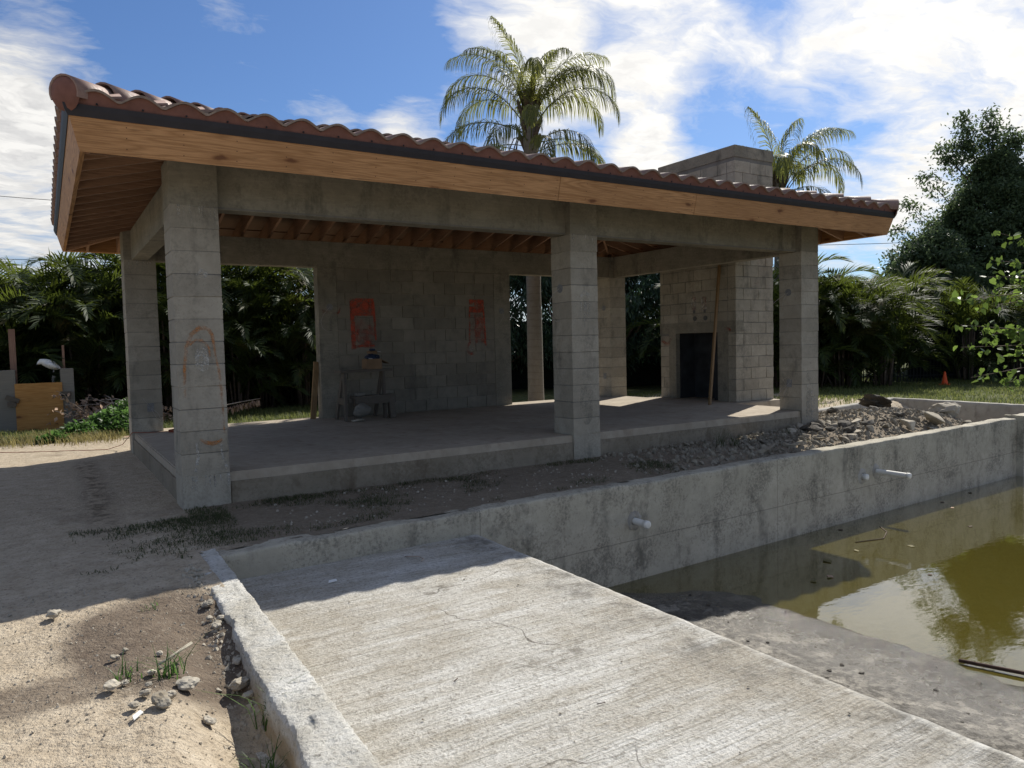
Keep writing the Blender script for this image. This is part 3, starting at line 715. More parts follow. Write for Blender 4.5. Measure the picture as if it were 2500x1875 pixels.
# ------------------------------------------------------------------ outdoor fireplace
FX0, FX1, FY0, FY1, FZ = 9.387, 10.413, 1.785, 3.69, 4.53
OY0, OY1, OZ = 2.21, 3.26, 1.26
fp = thing('fireplace', 'tall concrete block fireplace and chimney with open dark firebox', 'fireplace', (FX0, FY0, 0))
e = .012
core = MB()
core.box(FX0+e, FY0+e, 0, FX0+.5, OY0-.002, FZ-.2).box(FX0+e, OY1+.002, 0, FX0+.5, FY1-e, FZ-.2).box(FX0+e, OY0-.002, OZ+.002, FX0+.5, OY1+.002, FZ-.2).box(FX0+.5, FY0+e, 0, FX1-e, FY1-e, FZ-.2)
obj('core', core.mesh('core', M['mortar']), fp)
obj('firebox', MB().box(FX0+.09, OY0, .002, FX0+.10, OY0+.17, OZ).box(FX0+.485, OY0, .002, FX0+.498, OY1, OZ).box(FX0+.1, OY0, .003, FX0+.49, OY0+.012, OZ).box(FX0+.1, OY1-.012, .003, FX0+.49, OY1, OZ).mesh('firebox', M['dark']), fp)
obj('lintel', MB().box(FX0-.004, FY0-.001, OZ, FX0+.2, FY1+.001, OZ+.2).mesh('lintel', M['beam']), fp)
obj('jamb', MB().box(FX0-.002, OY1, 0, FX0+.2, OY1+.19, OZ-.001).mesh('jamb', M['beam']), fp)
obj('jamb', MB().box(FX0-.002, OY0-.24, 0, FX0+.2, OY0, OZ-.001).mesh('jamb', M['beam']), fp)
obj('chimney_cap', MB().box(FX0-.003, FY0-.003, FZ-.2, FX1+.003, FY1+.003, FZ).mesh('chimney_cap', M['beam']), fp)
rs = random.Random(11)
def fblock(x0, x1, y0, y1, z):
    me = bevbox('block', x1-x0-.010, y1-y0-.010, CH-.009, .004, M['block'])
    obj('block', me, fp, ((x0+x1)/2+rs.uniform(-.002, .002), (y0+y1)/2+rs.uniform(-.002, .002), z+CH/2), None)
for i in range(21):
    z = i*CH; odd = i % 2
    x = FX0 - (.2 if odd else 0)
    while x < FX1-.03:                                            # face towards the pool
        a = max(x, FX0); b_ = min(x+.4064, FX1)
        if b_-a > .04: fblock(a, b_, FY0, FY0+.19, z)
        x += .4064
    y = FY0+.19 - (0 if odd else .2)
    while y < FY1-.03:                                            # face with the opening
        a = max(y, FY0+.19); b_ = min(y+.4064, FY1)
        inop = (z < OZ-.02)
        if abs(z+.1-(OZ+.1)) < .1 and z > OZ-.05: y += .4064; continue
        if inop:
            if b_ > OY0-.24 and a < OY1+.19:
                if a < OY0-.28: b_ = OY0-.242
                elif b_ > OY1+.23: a = OY1+.192
                else: y += .4064; continue
        if b_-a > .04: fblock(FX0, FX0+.19, a, b_, z)
        y += .4064

# ------------------------------------------------------------------ pool shell
pool = thing('pool_shell', 'unfinished grey concrete pool shell with raised shelf and rough curb', 'pool', (0, -1.74, -1.3))
def cx_in(y): return -.018 + .022*(y+1.75)
def cx_out(y): return -.185 + .045*(y+1.6)*.9
def roughgrid(fn, nu, nv, mat, name, smooth=True):
    V = []; F = []
    for i in range(nu+1):
        for j in range(nv+1): V.append(fn(i/nu, j/nv))
    for i in range(nu):
        for j in range(nv): a = i*(nv+1)+j; F.append((a, a+nv+1, a+nv+2, a+1))
    return npmesh(name, V, F, mat, smooth)
# pool wall: cross section swept along x, worn edges
def wall_fn(x0, x1, th=.22, zb=-1.9, off=0., zt=-.30):
    sec = [(0, zb), (0, -1.3), (0, -1.1), (0, -.95), (0, -.8), (0, -.65), (0, -.5), (0, -.40), (0, -.33), (.004, -.308), (.018, -.301), (.08, -.300), (.14, -.300), (.19, -.304), (.214, -.32), (.22, -.36), (.22, -.7)]
    def f(a, b):
        x = x0 + (x1-x0)*a; k = b*(len(sec)-1); i = min(int(k), len(sec)-2); t = k-i
        o = sec[i][0]*(1-t)+sec[i+1][0]*t; z = sec[i][1]*(1-t)+sec[i+1][1]*t + (zt+.30)
        n = fbm(x, z*1.5+o, 2., 4, 2.2)
        e = 1. if z > -.36 else .5
        return (x, yw(x)+off+o + n*.012*e + .004*fbm(x, z, 5, 2, 20), z + (n*.022 + .010*fbm(x, o, 9., 2, 12.))*(1 if z > -.5 else 0))
    return f, len(sec)-1
f_, nv = wall_fn(-.20, 12.69)
pw = obj('pool_wall', roughgrid(f_, 320, nv*2, M['poolwall'], 'pool_wall'), pool)
f_, nv = wall_fn(12.69, 17.5, off=-.10, zt=-.255)
obj('pool_wall', roughgrid(f_, 60, nv*2, M['poolwall'], 'pool_wall_end'), pool)
obj('wall_return', MB().box(12.687, yw(12.69)-.1, -1.9, 12.75, yw(12.69)+.2, -.262).mesh('wall_return', M['poolwall']), pool)
# left curb, broken outer edge
def curb_fn():
    def f(a, b):
        y = -7.45 + (7.45+yw(0)+.2)*a
        pts = [(cx_out(y)-.02, -.95), (cx_out(y)-.012, -.62), (cx_out(y), -.42), (cx_out(y)+.002, -.315), (cx_out(y)+.012, -.301), (cx_in(y)-.012, -.298), (cx_in(y)-.002, -.306), (cx_in(y), -.36), (cx_in(y), -.55)]
        k = b*(len(pts)-1); i = min(int(k), len(pts)-2); t = k-i
        x = pts[i][0]*(1-t)+pts[i+1][0]*t; z = pts[i][1]*(1-t)+pts[i+1][1]*t
        w = 1. if b < .56 else .35
        n = fbm(x*2, y, z*2, 4, 7.); n2 = fbm(x, y, z, 3, 34.)
        br = max(0., fbm(y, 3.3, 0, 3, 2.6))*.07*(1 if .2 < b < .55 else 0)
        return (x + (n*.014 + n2*.014)*w + br, y, z + (n2*.017 + n*.008) - (br*.15 if b > .3 else 0))
    return f
obj('curb', roughgrid(curb_fn(), 760, 64, M['curb'], 'curb'), pool)
# shelf
def shelf_fn(a, b):
    y = -7.4 + (7.4+yw(1)+.15)*a
    k = b
    if k < .86:
        x = -.35 + (2.10+.35)*k/.86; z = -.5
        rnd = sst(2.04, 2.10, x)*.006
        return (x, y, z - rnd + .006*fbm(x, y, 0, 3, 2.5) + (.010*fbm(x, y, 4, 3, 9.) - .008*max(0, fbm(x*.3, y, 1, 2, 6.)))*sst(1.85, 2.08, x))
    t = (k-.86)/.14
    return (2.112 + .012*fbm(y, t*2, 1, 3, 5.)+.01*t, y, -.512 - 1.2*t)
obj('shelf', roughgrid(shelf_fn, 260, 90, M['shelf'], 'shelf'), pool)
def fz(x, y):
    z = -1.13 - .150*sst(2.1, 4.9, x)*(x-2.1)/2.5
    if x > 4.6: z = -1.28 - .05*(x-4.6) - .0
    d = y - yw(x)
    z2 = z + .012*fbm(x, y, 0, 3, 1.2) + .006*fbm(x, y, 1., 3, 6.)
    return z2 - .055*sst(-1.5, -.3, d)*sst(4.6, 3.6, x)
def edge_x(y): return 4.42 - .055*(y+2.3)
def floor_fn(a, b):
    x = 2.10 + (17.5-2.1)*(a**1.4); y = -7.3 + (7.3+yw(x)+.02)*b
    sh = x - (edge_x(y)-4.5)
    z = -1.14 - (WATER_Z*-1 - 1.14)*min(1.0, (sh-2.1)/2.4) if sh < 4.5 else WATER_Z - .055*(sh-4.5)
    d = y - yw(x)
    z += .010*fbm(x, y, 0, 3, 1.6) + .005*fbm(x, y, 1., 3, 7.)
    z -= .05*sst(-.9, -.1, d)*sst(4.8, 3.8, x)
    return (x, y, z)
obj('pool_floor', roughgrid(floor_fn, 170, 150, M['floor'], 'pool_floor'), pool)
tag(obj('water', mkmesh('water', [(3.0, -7.3, WATER_Z), (17.5, -7.3, WATER_Z), (17.5, yw(17.5)+.0, WATER_Z), (3.0, yw(3.0)+.01, WATER_Z)], [(0, 1, 2, 3)], M['water'])),
    'shallow murky yellow-green water in the pool', kind='structure')
# the far sides of the pool, out of view, that close the water in
obj('far_wall', MB().box(-.06, -7.5, -2.2, 17.8, -7.3, -.29).box(17.5, -7.3, -2.2, 17.8, -1.1, -.29).mesh('far_wall', M['poolwall']), pool)
# pipe stubs
def pipe(x, z, L_, r, capped):
    y = yw(x)
    p = obj('pipe_stub', MB().tube([(x, y+.05, z), (x, y-L_, z-.004)], r, 18).mesh('pipe_stub', M['pvc'], False), pool)
    if capped: obj('end_cap', MB().lathe([(0, 0), (r*.7, 0), (r*1.12, .006), (r*1.17, .014), (r*1.17, .05), (r, .052)], n=18).mesh('end_cap', M['pvc'], True), p, (x, y-L_-.012, z-.004), (R(-90), 0, 0))
    ring = MB(); k = 22; vs = []
    for rr, dep in ((r*.99, -.012), (r*1.6, -.022), (r*2.3, -.012), (r*2.9, .006)):
        vs += [(x+rr*math.cos(2*math.pi*i/k)*(1+.22*mnoise.noise((i*.7, rr*9, x))), y+dep, z+rr*1.1*math.sin(2*math.pi*i/k)*(1+.28*mnoise.noise((i*.6, 4, x)))) for i in range(k)]
    obj('mortar_collar', ring.add(vs, [(j*k+i, (j+1)*k+i, (j+1)*k+(i+1) % k, j*k+(i+1) % k) for j in range(3) for i in range(k)]).mesh('mortar_collar', M['oldwall'], True), p)
pipe(3.93, -.672, .20, .035, True); pipe(8.04, -.72, .07, .036, True); pipe(8.375, -.69, .46, .033, True)

# unfinished basin beyond the heap
bas = thing('basin_wall', 'low concrete basin curb with its corner beyond the rubble heap', 'wall', (14.6, 1.97, -.9))
def basin(a, b, th, nseg, zt=-.245, zb=-1.2):
    a = Vector(a); b = Vector(b); d = (b-a).normalized(); nrm = Vector((-d.y, d.x))
    sec = [(0, zb), (0, -.7), (0, -.35), (.004, zt-.02), (.02, zt), (th-.02, zt), (th, zt-.02), (th, zb)]
    def f(u, v):
        p = a + (b-a)*u; k = v*(len(sec)-1); i = min(int(k), len(sec)-2); t = k-i
        o = sec[i][0]*(1-t)+sec[i+1][0]*t; z = sec[i][1]*(1-t)+sec[i+1][1]*t
        n = fbm(p.x, p.y, z, 3, 4.)
        return (p.x+nrm.x*(o+n*.015), p.y+nrm.y*(o+n*.015), z+n*.014*(z > -.5))
    return roughgrid(f, nseg, 21, M['oldwall'], 'curb')
obj('curb', basin((11.0, 1.40), (14.75, 1.98), .16, 60), bas)
obj('curb', basin((14.62, 2.15), (14.45, -1.25), .18, 60, zt=-.241), bas)
# ------------------------------------------------------------------ stones, rubble, gravel
def rock_mesh(seed, sub, amp, flat_=.7, mat='stone', smooth=False, fr=2.2):
    bm = bmesh.new(); bmesh.ops.create_icosphere(bm, subdivisions=sub, radius=.5)
    o = Vector((seed*3.1, seed*1.7, seed*.9))
    for v in bm.verts:
        n = mnoise.noise(v.co*fr*1.2+o)*.9 + mnoise.noise(v.co*fr*2.6+o)*.55 + mnoise.noise(v.co*fr*6+o)*.22
        v.co *= 1 + amp*n; v.co.z *= flat_
    me = bpy.data.meshes.new('rock'); bm.to_mesh(me); bm.free(); me.materials.append(M[mat])
    if smooth: me.polygons.foreach_set('use_smooth', [True]*len(me.polygons))
    return me
def chunk_mesh(seed, mat='rubble', flat_=.6):
    rs = random.Random(seed); bm = bmesh.new()
    for _ in range(13): bm.verts.new((rs.uniform(-.5, .5), rs.uniform(-.5, .5)*.85, rs.uniform(-.5, .5)*flat_))
    r = bmesh.ops.convex_hull(bm, input=bm.verts[:])
    bmesh.ops.delete(bm, geom=[g for g in r['geom_interior'] if isinstance(g, bmesh.types.BMVert)], context='VERTS')
    bmesh.ops.bevel(bm, geom=bm.edges[:], offset=.03, segments=1, affect='EDGES')
    me = bpy.data.meshes.new('chunk'); bm.to_mesh(me); bm.free(); me.materials.append(M[mat]); return me
ROCK = [rock_mesh(i+1, 3, .42, .62) for i in range(6)]
CHUNK = [chunk_mesh(i+20) for i in range(8)]
def stone(name, x, y, d, me, label, cat, group, sink=.2, z=None, rs=random):
    zz = (gz(x, y) if z is None else z) + d*.3*(1-sink)
    o = obj(name, me, None, (x, y, zz), (rs.uniform(-.3, .3), rs.uniform(-.3, .3), rs.uniform(0, 6.3)))
    s = d*(.60 if d > .13 else .5)*rs.uniform(.9, 1.1); o.scale = (s, s*rs.uniform(.75, 1.05), s*rs.uniform(.75, 1.05))
    return tag(o, label, cat, group)
rs = random.Random(21)
# the larger stones lying on the sand, each where the photograph shows it
single = [(-1.021, -2.537, .13, 'grey flat stone lying alone on the sand at the shadow edge'),
          (-.79, -3.343, .085, 'small pale stone alone on the sand, left of the dry stalk'),
          (-.74, -3.278, .06, 'brown pebble just behind the small pale stone on the darker sand'),
          (-.605, -3.389, .065, 'brownish stone at the upper end of the grass tuft'),
          (-.314, -3.70, .16, 'large tan limestone lump lying against the curb'),
          (-.30, -3.80, .11, 'pale limestone lump just in front of the large tan one at the curb'),
          (-.503, -4.03, .095, 'white rounded stone alone between the grass tuft and the curb'),
          (-.542, -3.76, .15, 'long pale stone at the right side of the grass tuft')]
for x, y, d, lab in single: stone('limestone_rock', x, y, d, rs.choice(ROCK), lab, 'stone', None, rs=rs)
for x, y, d in ((-.824, -3.704, .12), (-.772, -3.658, .08), (-.66, -3.60, .08), (-.71, -3.829, .09), (-.665, -3.959, .14), (-.62, -3.87, .08), (-.76, -3.93, .09), (-.69, -3.74, .07)):
    stone('limestone_rock', x, y, d, rs.choice(ROCK), 'pale limestone rock in the loose cluster around the grass tuft', 'stone', 'limestone rocks around the grass tuft', rs=rs)
for k in range(14):
    y = rs.uniform(-4.4, -2.1); x = cx_out(y) - rs.uniform(.01, .07)
    stone('limestone_rock', x, y, rs.uniform(.04, .12), rs.choice(ROCK), 'rough limestone piece tumbled along the outside of the curb', 'stone', 'limestone pieces along the curb', rs=rs)
for k in range(22):
    x, y = rs.uniform(-2.4, -.35), rs.uniform(-5.0, -2.3)
    stone('limestone_pebble', x, y, rs.uniform(.02, .045), rs.choice(ROCK), 'small loose pebble on the sunlit sand', 'pebble', 'loose pebbles on the sand', rs=rs)
for k in range(26):
    x, y = rs.uniform(.1, 2.0), rs.uniform(-5.6, -1.85)
    stone('concrete_crumb', x, y, rs.uniform(.012, .03), rs.choice(ROCK[:3]), 'small dark crumb lying on the broomed shelf', 'pebble', 'crumbs on the shelf', z=-.498, rs=rs)
# rubble heap
DCL = [rock_mesh(60+i, 2, .5, .6, 'darkclod') for i in range(3)]
for x, y, d, lab, i in ((11.75, -.62, .62, 'big rounded grey boulder at the far end of the rubble heap', 0), (10.6, -1.02, .60, 'pale slab of broken concrete beside the pool wall', 1),
                     (9.85, -1.0, .42, 'tilted grey concrete lump in the middle of the heap by the pool wall', 2), (12.75, -.95, .75, 'flat pale boulder in the hollow past the end of the heap', 3)):
    o = stone('rubble_boulder', x, y, d, CHUNK[i] if i else ROCK[2], lab, 'boulder', None, sink=.3, rs=rs); o.scale = [v*1.1 for v in o.scale]
o = stone('soil_clod', 11.7, .62, 1.25, rock_mesh(31, 3, .55, .28, 'darkclod'), 'dark ragged slab of soil tilted up on top of the heap', 'clod', None, sink=.55, rs=rs); o.scale = [v*.8 for v in o.scale]; o.rotation_euler = (.15, .35, .4)
stone('soil_clod', 9.95, .28, .30, rock_mesh(33, 3, .5, .6, 'darkclod'), 'dark brown clod sitting alone on the heap behind the right column', 'clod', None, rs=rs)
for k in range(14):
    x = rs.uniform(7.6, 12.); y = rs.uniform(-.9, .9 if x > 9.5 else -.3)
    stone('soil_clod', x, y, rs.uniform(.15, .34), DCL[k % 3], 'dark brown soil clod lying in the sunlit rubble heap', 'clod', 'soil clods in the rubble heap', sink=.6, rs=rs)
for x, y, d in ((6.55, -1.08, .5), (7.2, -1.05, .4), (7.9, -.95, .42), (8.8, -.9, .46), (9.3, -.55, .36)):
    o = stone('concrete_fragment', x, y, d, CHUNK[3], 'flat pale slab of broken concrete lying just behind the pool wall', 'rubble', 'flat slab pieces behind the pool wall', sink=.7, rs=rs); o.scale[2] *= .45
n = 0
while n < 150:
    x = rs.uniform(5.2, 12.3); y = rs.uniform(yw(x)+.22, 1.2 if x > 9.4 else -.08)
    if rs.random() > (sst(4.6, 7.4, x) * (1 if y < -.1 else .55)): continue
    d = min(.40, .07 + .34*rs.random()**2.6)
    side = 'in the shaded part of the heap before the slab' if x < 7.2 else 'in the sunlit rubble heap'
    stone('rubble_chunk', x, y, d, rs.choice(CHUNK), 'angular broken concrete piece ' + side, 'rubble', 'rubble pieces ' + side, sink=.95, rs=rs); n += 1
def scatter_stuff(name, n, fn, smin, smax, mat, label):
    base = [Vector(v) for v in ((.5, 0, -.2), (-.4, .4, -.25), (-.35, -.42, -.2), (.1, .05, .4), (.28, .35, .12), (-.1, -.3, .25))]
    bf = [(0, 4, 3), (4, 1, 3), (1, 5, 3), (2, 5, 1), (2, 0, 5), (0, 3, 5), (0, 1, 4), (0, 2, 1)]
    r = random.Random(len(name)+n); V = []; F = []
    for _ in range(n):
        x, y, z = fn(r); s = smin + (smax-smin)*r.random()**3; m = Matrix.Rotation(r.uniform(0, 6.3), 3, 'Z') @ Matrix.Rotation(r.uniform(-.6, .6), 3, 'X')
        k = len(V); V += [tuple(m @ v * s + Vector((x, y, z + s*.12))) for v in base]; F += [tuple(i+k for i in f) for f in bf]
    return tag(obj(name, mkmesh(name, V, F, M[mat])), label, kind='stuff')
def fn(r):
    while 1:
        x = r.uniform(4.6, 12.6); y = r.uniform(yw(x)+.2, 1.3)
        if (x < 9.25 and y > .0) or r.random() > sst(4.2, 6.6, x): continue
        return x, y, gz(x, y)
scatter_stuff('rubble_gravel', 9000, fn, .008, .09, 'rubble', 'fine broken rubble between the larger pieces of the heap')
def fn(r):
    x = r.uniform(-2.6, -.25); y = r.uniform(-5.3, -2.0); return x, y, gz(x, y)
scatter_stuff('sand_grit', 6000, fn, .003, .016, 'gravel', 'fine grit scattered over the sand')
def fn(r):
    x = r.uniform(.6, 8.8); y = yw(x) + r.uniform(.25, 1.6); y = min(y, .0); return x, y, gz(x, y)
scatter_stuff('soil_gravel', 1500, fn, .004, .035, 'gravel', 'small white gravel in the soil strip before the slab')
def fn(r):
    y = r.uniform(-5.0, -1.9); x = cx_out(y) - abs(r.gauss(0, .07)); return x, y, gz(x, y)
scatter_stuff('curb_grit', 700, fn, .005, .035, 'stone', 'broken limestone bits along the foot of the curb')

# ------------------------------------------------------------------ grass and weeds
def blades(name, P, hmin, hmax, w, mat, label, lean=.5, seed=1, parent=None, top=True):
    r = np.random.RandomState(seed); P = np.asarray(P, float); n = len(P)
    az = r.uniform(0, 2*np.pi, n); h = r.uniform(hmin, hmax, n); ln = r.uniform(.1, lean, n)*h
    d = np.stack([np.cos(az), np.sin(az), np.zeros(n)], 1); s = np.stack([-np.sin(az), np.cos(az), np.zeros(n)], 1)*w/2
    up = np.array([0, 0, 1.])
    mid = P + d*ln[:, None]*.35 + up*(h*.6)[:, None]; tip = P + d*ln[:, None] + up*(h*(1-.25*ln/h))[:, None]
    V = np.stack([P-s, P+s, mid+s*.8, mid-s*.8, tip], 1).reshape(-1, 3)
    k = np.arange(n)[:, None]*5
    F = np.concatenate([k+np.array([[0, 1, 2]]), k+np.array([[0, 2, 3]]), k+np.array([[3, 2, 4]])])
    o = obj(name, npmesh(name, V, F, M[mat]), parent)
    if top: tag(o, label, kind='stuff')
    return o
rs = random.Random(4)
P = []
while len(P) < 11000:                       # shaded grass before the slab
    x = rs.uniform(-.9, 8.6); y = rs.uniform(-1.75, -.02) if x > 0 else rs.uniform(-1.9, -.3)
    if y < yw(x)+.24 and x > -.2: continue
    if x > 5: continue_ok = rs.random() < .25
    else: continue_ok = True
    dens = fbm(x, y, 11., 3, 1.1)
    near = math.exp(-((y+.15)/.16)**2)*.25 if x > .3 else math.exp(-((x-.1)/.5)**2-((y+.45)/.45)**2)*.6
    if continue_ok and dens + near > .02 + rs.random()*.5: P.append((x, y, gz(x, y)-.005))
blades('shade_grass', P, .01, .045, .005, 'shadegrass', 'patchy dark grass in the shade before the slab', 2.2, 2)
P = []
while len(P) < 16000:                      # grass strip behind the pavilion
    x = rs.uniform(-2.4, 6.5); y = 7.4 + rs.random()*3.2
    if x < .7: y = 7.2 + rs.random()*1.6
    if rs.random() < .45 + .9*fbm(x, y, 2., 3, .9): P.append((x, y, gz(x, y)))
blades('back_grass', P, .04, .16, .012, 'grass', 'sunlit grass strip behind the pavilion', .8, 3)
P = []
while len(P) < 30000:                      # lawn past the basin
    x = rs.uniform(11.8, 24); y = rs.uniform(-1.5, 8)
    if y < 2.0 and x < 14.9: continue
    if fbm(x, y, 5., 3, .6) + .30 > rs.random()*.5: P.append((x, y, gz(x, y)))
blades('lawn_grass', P, .03, .10, .014, 'grass', 'short lawn grass beyond the basin', .8, 5)
P = [(rs.gauss(-1.25, .35), rs.gauss(7.3, .32), -.3) for _ in range(1100)] + [(rs.gauss(-.45, .3), rs.gauss(6.95, .3), -.3) for _ in range(900)]
blades('dry_grass', P, .05, .2, .01, 'drygrass', 'yellowing grass in front of the plywood forms', 1.1, 6)

def leaves_np(C, D, N, L_, W_, fold=.0):
    """diamond leaves: centres C, directions D, normals N, arrays of length"""
    S = np.cross(D, N); S /= np.linalg.norm(S, axis=1)[:, None]+1e-9
    L_ = np.asarray(L_)[:, None]; W_ = np.asarray(W_)[:, None]
    a = C; b = C + D*L_*.45 + S*W_*.5 + N*fold*W_; c = C + D*L_ - N*L_*.12; d = C + D*L_*.45 - S*W_*.5 + N*fold*W_
    V = np.stack([a, b, c, d], 1).reshape(-1, 3); k = np.arange(len(C))[:, None]*4
    return V, np.concatenate([k+np.array([[0, 1, 2]]), k+np.array([[0, 2, 3]])])
def rnd_unit(n, r):
    v = r.normal(size=(n, 3)); return v/np.linalg.norm(v, axis=1)[:, None]
def leafcloud(name, C, size, mat, r, droop=.3, ratio=.5, jit=.3):
    n = len(C); D = rnd_unit(n, r); D[:, 2] -= droop; D /= np.linalg.norm(D, axis=1)[:, None]
    N = rnd_unit(n, r); N[:, 2] = np.abs(N[:, 2])+.5; N -= D*np.sum(N*D, 1)[:, None]; N /= np.linalg.norm(N, axis=1)[:, None]+1e-9
    L_ = size*r.uniform(1-jit, 1+jit, n)
    return leaves_np(np.asarray(C), D, N, L_, L_*ratio, .1)
r = np.random.RandomState(8)
C = []
for cx, cy_, rx, ry, h, n in ((.0, 7.9, .55, .5, .42, 3600), (-.55, 7.5, .35, .25, .26, 900), (-.95, 6.95, .25, .12, .14, 350), (.3, 8.5, .5, .4, .6, 1600)):
    a = r.uniform(0, 6.28, n); q = np.sqrt(r.uniform(0, 1, n)); x = cx+rx*q*np.cos(a); y = cy_+ry*q*np.sin(a)
    z = -.28 + h*(1-q**2*.8)*r.uniform(.3, 1, n); C.append(np.stack([x, y, z], 1))
V, F = leafcloud('', np.concatenate(C), .085, 'weed', r, .2, .6)
tag(obj('leafy_weeds', npmesh('leafy_weeds', V, F, M['weed'])), 'low mound of green leafy weeds beside the plywood forms', kind='stuff')

def tuft(x, y, n, h, label, z=None, mat='weed'):
    r = np.random.RandomState(int(abs(x*100+y*37))); V = []; F = []
    zb = gz(x, y) if z is None else z
    for i in range(n):
        az = r.uniform(0, 6.28); hh = h*r.uniform(.4, 1); ln = hh*r.uniform(.3, 1.1); p0 = Vector((x+r.normal()*.03, y+r.normal()*.03, zb))
        d = Vector((math.cos(az), math.sin(az), 0)); s = Vector((-d.y, d.x, 0))*.004; k = len(V)
        for t in (0, .35, .7, 1):
            p = p0 + d*ln*t*t + Vector((0, 0, hh*(t - .35*t*t))); w = (1-t)*.9+.1; V += [tuple(p-s*w), tuple(p+s*w)]
        F += [(k, k+1, k+3, k+2), (k+2, k+3, k+5, k+4), (k+4, k+5, k+7, k+6)]
    o = obj('grass_tuft', npmesh('grass_tuft', np.array(V)-np.array([x, y, zb]), F, M[mat]), None, (x, y, zb))
    return tag(o, label, 'grass tuft')
tuft(-.60, -3.62, 34, .22, 'thin grass tuft growing among the loose limestone rocks')
tuft(-.76, -3.58, 18, .12, 'short grass tuft left of the limestone cluster')
tuft(-.27, -4.02, 38, .30, 'tall stringy grass leaning against the outside of the curb')
tuft(-.36, -4.32, 30, .26, 'wiry grass in the trench beside the curb, nearest the camera')
tuft(-.56, -2.62, 10, .09, 'tiny grass sprig at the edge of the roof shadow')
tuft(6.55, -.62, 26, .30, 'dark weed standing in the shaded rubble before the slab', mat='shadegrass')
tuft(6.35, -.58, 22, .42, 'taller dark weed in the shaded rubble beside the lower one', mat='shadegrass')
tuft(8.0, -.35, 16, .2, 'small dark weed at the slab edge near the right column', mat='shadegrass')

# ------------------------------------------------------------------ sticks and bits
def stick(name, pts, rad, mat, label, cat='stick', group=None):
    p0 = Vector(pts[0]); o = obj(name, MB().tube([Vector(p)-p0 for p in pts], rad, 6).mesh(name, M[mat], True), None, p0)
    return tag(o, label, cat, group)
stick('dry_stalk', [(-.63, -3.56, -.27), (-.56, -3.50, -.262), (-.47, -3.42, -.255)], [.006, .006, .008], 'stone', 'pale dry stalk lying on the sand above the grass tuft')
stick('wire_bit', [(1.28, -1.95, -.49), (1.36, -2.02, -.485), (1.37, -2.10, -.488), (1.33, -2.14, -.49)], .004, 'twig', 'curled twig on the shaded part of the shelf')
stick('twig', [(1.02, -4.62, -.49), (1.06, -4.63, -.49)], .002, 'rust', 'short dark twig lying on the sunlit shelf')
stick('twig', [(.60, -4.05, -.49), (.63, -4.03, -.49)], .0025, 'rust', 'tiny reddish twig in the middle of the shelf')
stick('steel_bar', [(4.55, -4.42, WATER_Z+.02), (4.9, -5.35, WATER_Z+.03)], .014, 'rust', 'dark steel bar lying at the water edge by the right frame', 'bar')
stick('steel_bar', [(2.95, -4.62, -1.165), (3.22, -4.88, -1.175)], .011, 'rust', 'short rusty bar lying on the dry pool floor', 'bar')
stick('twig', [(2.72, -4.5, -1.14), (2.80, -4.6, -1.13), (2.78, -4.7, -1.14)], .008, 'bark', 'curled dark twig on the dry pool floor')
stick('twig', [(6.9, -2.1, WATER_Z+.004), (7.3, -2.2, WATER_Z+.006), (7.62, -2.05, WATER_Z+.004), (7.8, -1.85, WATER_Z+.003)], .006, 'bark', 'curved dark branch floating in the murky water')
def flake(name, c, sx, sy, mat, label, cat, rz=0.):
    vs = [(-sx, -sy*.6, 0), (sx*.7, -sy, .004), (sx, sy*.5, .006), (-sx*.3, sy, .003)]
    v2 = [(a, b, z-.004) for a, b, z in vs]
    o = obj(name, mkmesh(name, vs+v2, [(0, 1, 2, 3), (7, 6, 5, 4), (0, 4, 5, 1), (1, 5, 6, 2), (2, 6, 7, 3), (3, 7, 4, 0)], M[mat]), None, c, (.1, .06, rz)); return tag(o, label, cat)
flake('paper_scrap', (.62, -2.2, -.488), .04, .02, 'paper', 'white paper scrap on the shaded part of the shelf', 'scrap', .3)
flake('plastic_scrap', (-.76, -4.02, gz(-.76, -4.02)+.012), .035, .012, 'paper', 'white plastic scrap on the sand left of the limestone cluster', 'scrap', 1.)
flake('fallen_leaf', (6.0, -2.35, WATER_Z+.006), .07, .05, 'drygrass', 'yellowish leaf floating on the murky water', 'leaf', .7)
flake('fallen_leaf', (.12, 6.7, gz(.12, 6.7)+.03), .09, .05, 'deadleaf', 'pale curled leaf on the sand near the left rear column', 'leaf', .3)

rs = random.Random(77)
for k in range(16):
    x = rs.uniform(5.2, 11.); y = rs.uniform(-3.6, yw(x)-.15)
    o = flake('fallen_leaf', (x, y, WATER_Z+.005), rs.uniform(.02, .05), rs.uniform(.015, .03), rs.choice(('deadleaf', 'drygrass', 'bark')), 'small dead leaf floating on the murky water', 'leaf', rs.uniform(0, 6)); o['group'] = 'dead leaves floating on the water'
for k in range(30):
    x = rs.uniform(2.3, 4.5); y = rs.uniform(-5.2, -2.2); dg = bpy.context.evaluated_depsgraph_get() if False else None
    zf = -1.14 - .14*min(1., (x-2.1)/2.4)
    stone('mud_crumb', x, y, rs.uniform(.03, .09), DCL[k % 3], 'small dark mud crumb on the dry pool floor', 'pebble', 'mud crumbs on the pool floor', z=zf, sink=.9, rs=rs)
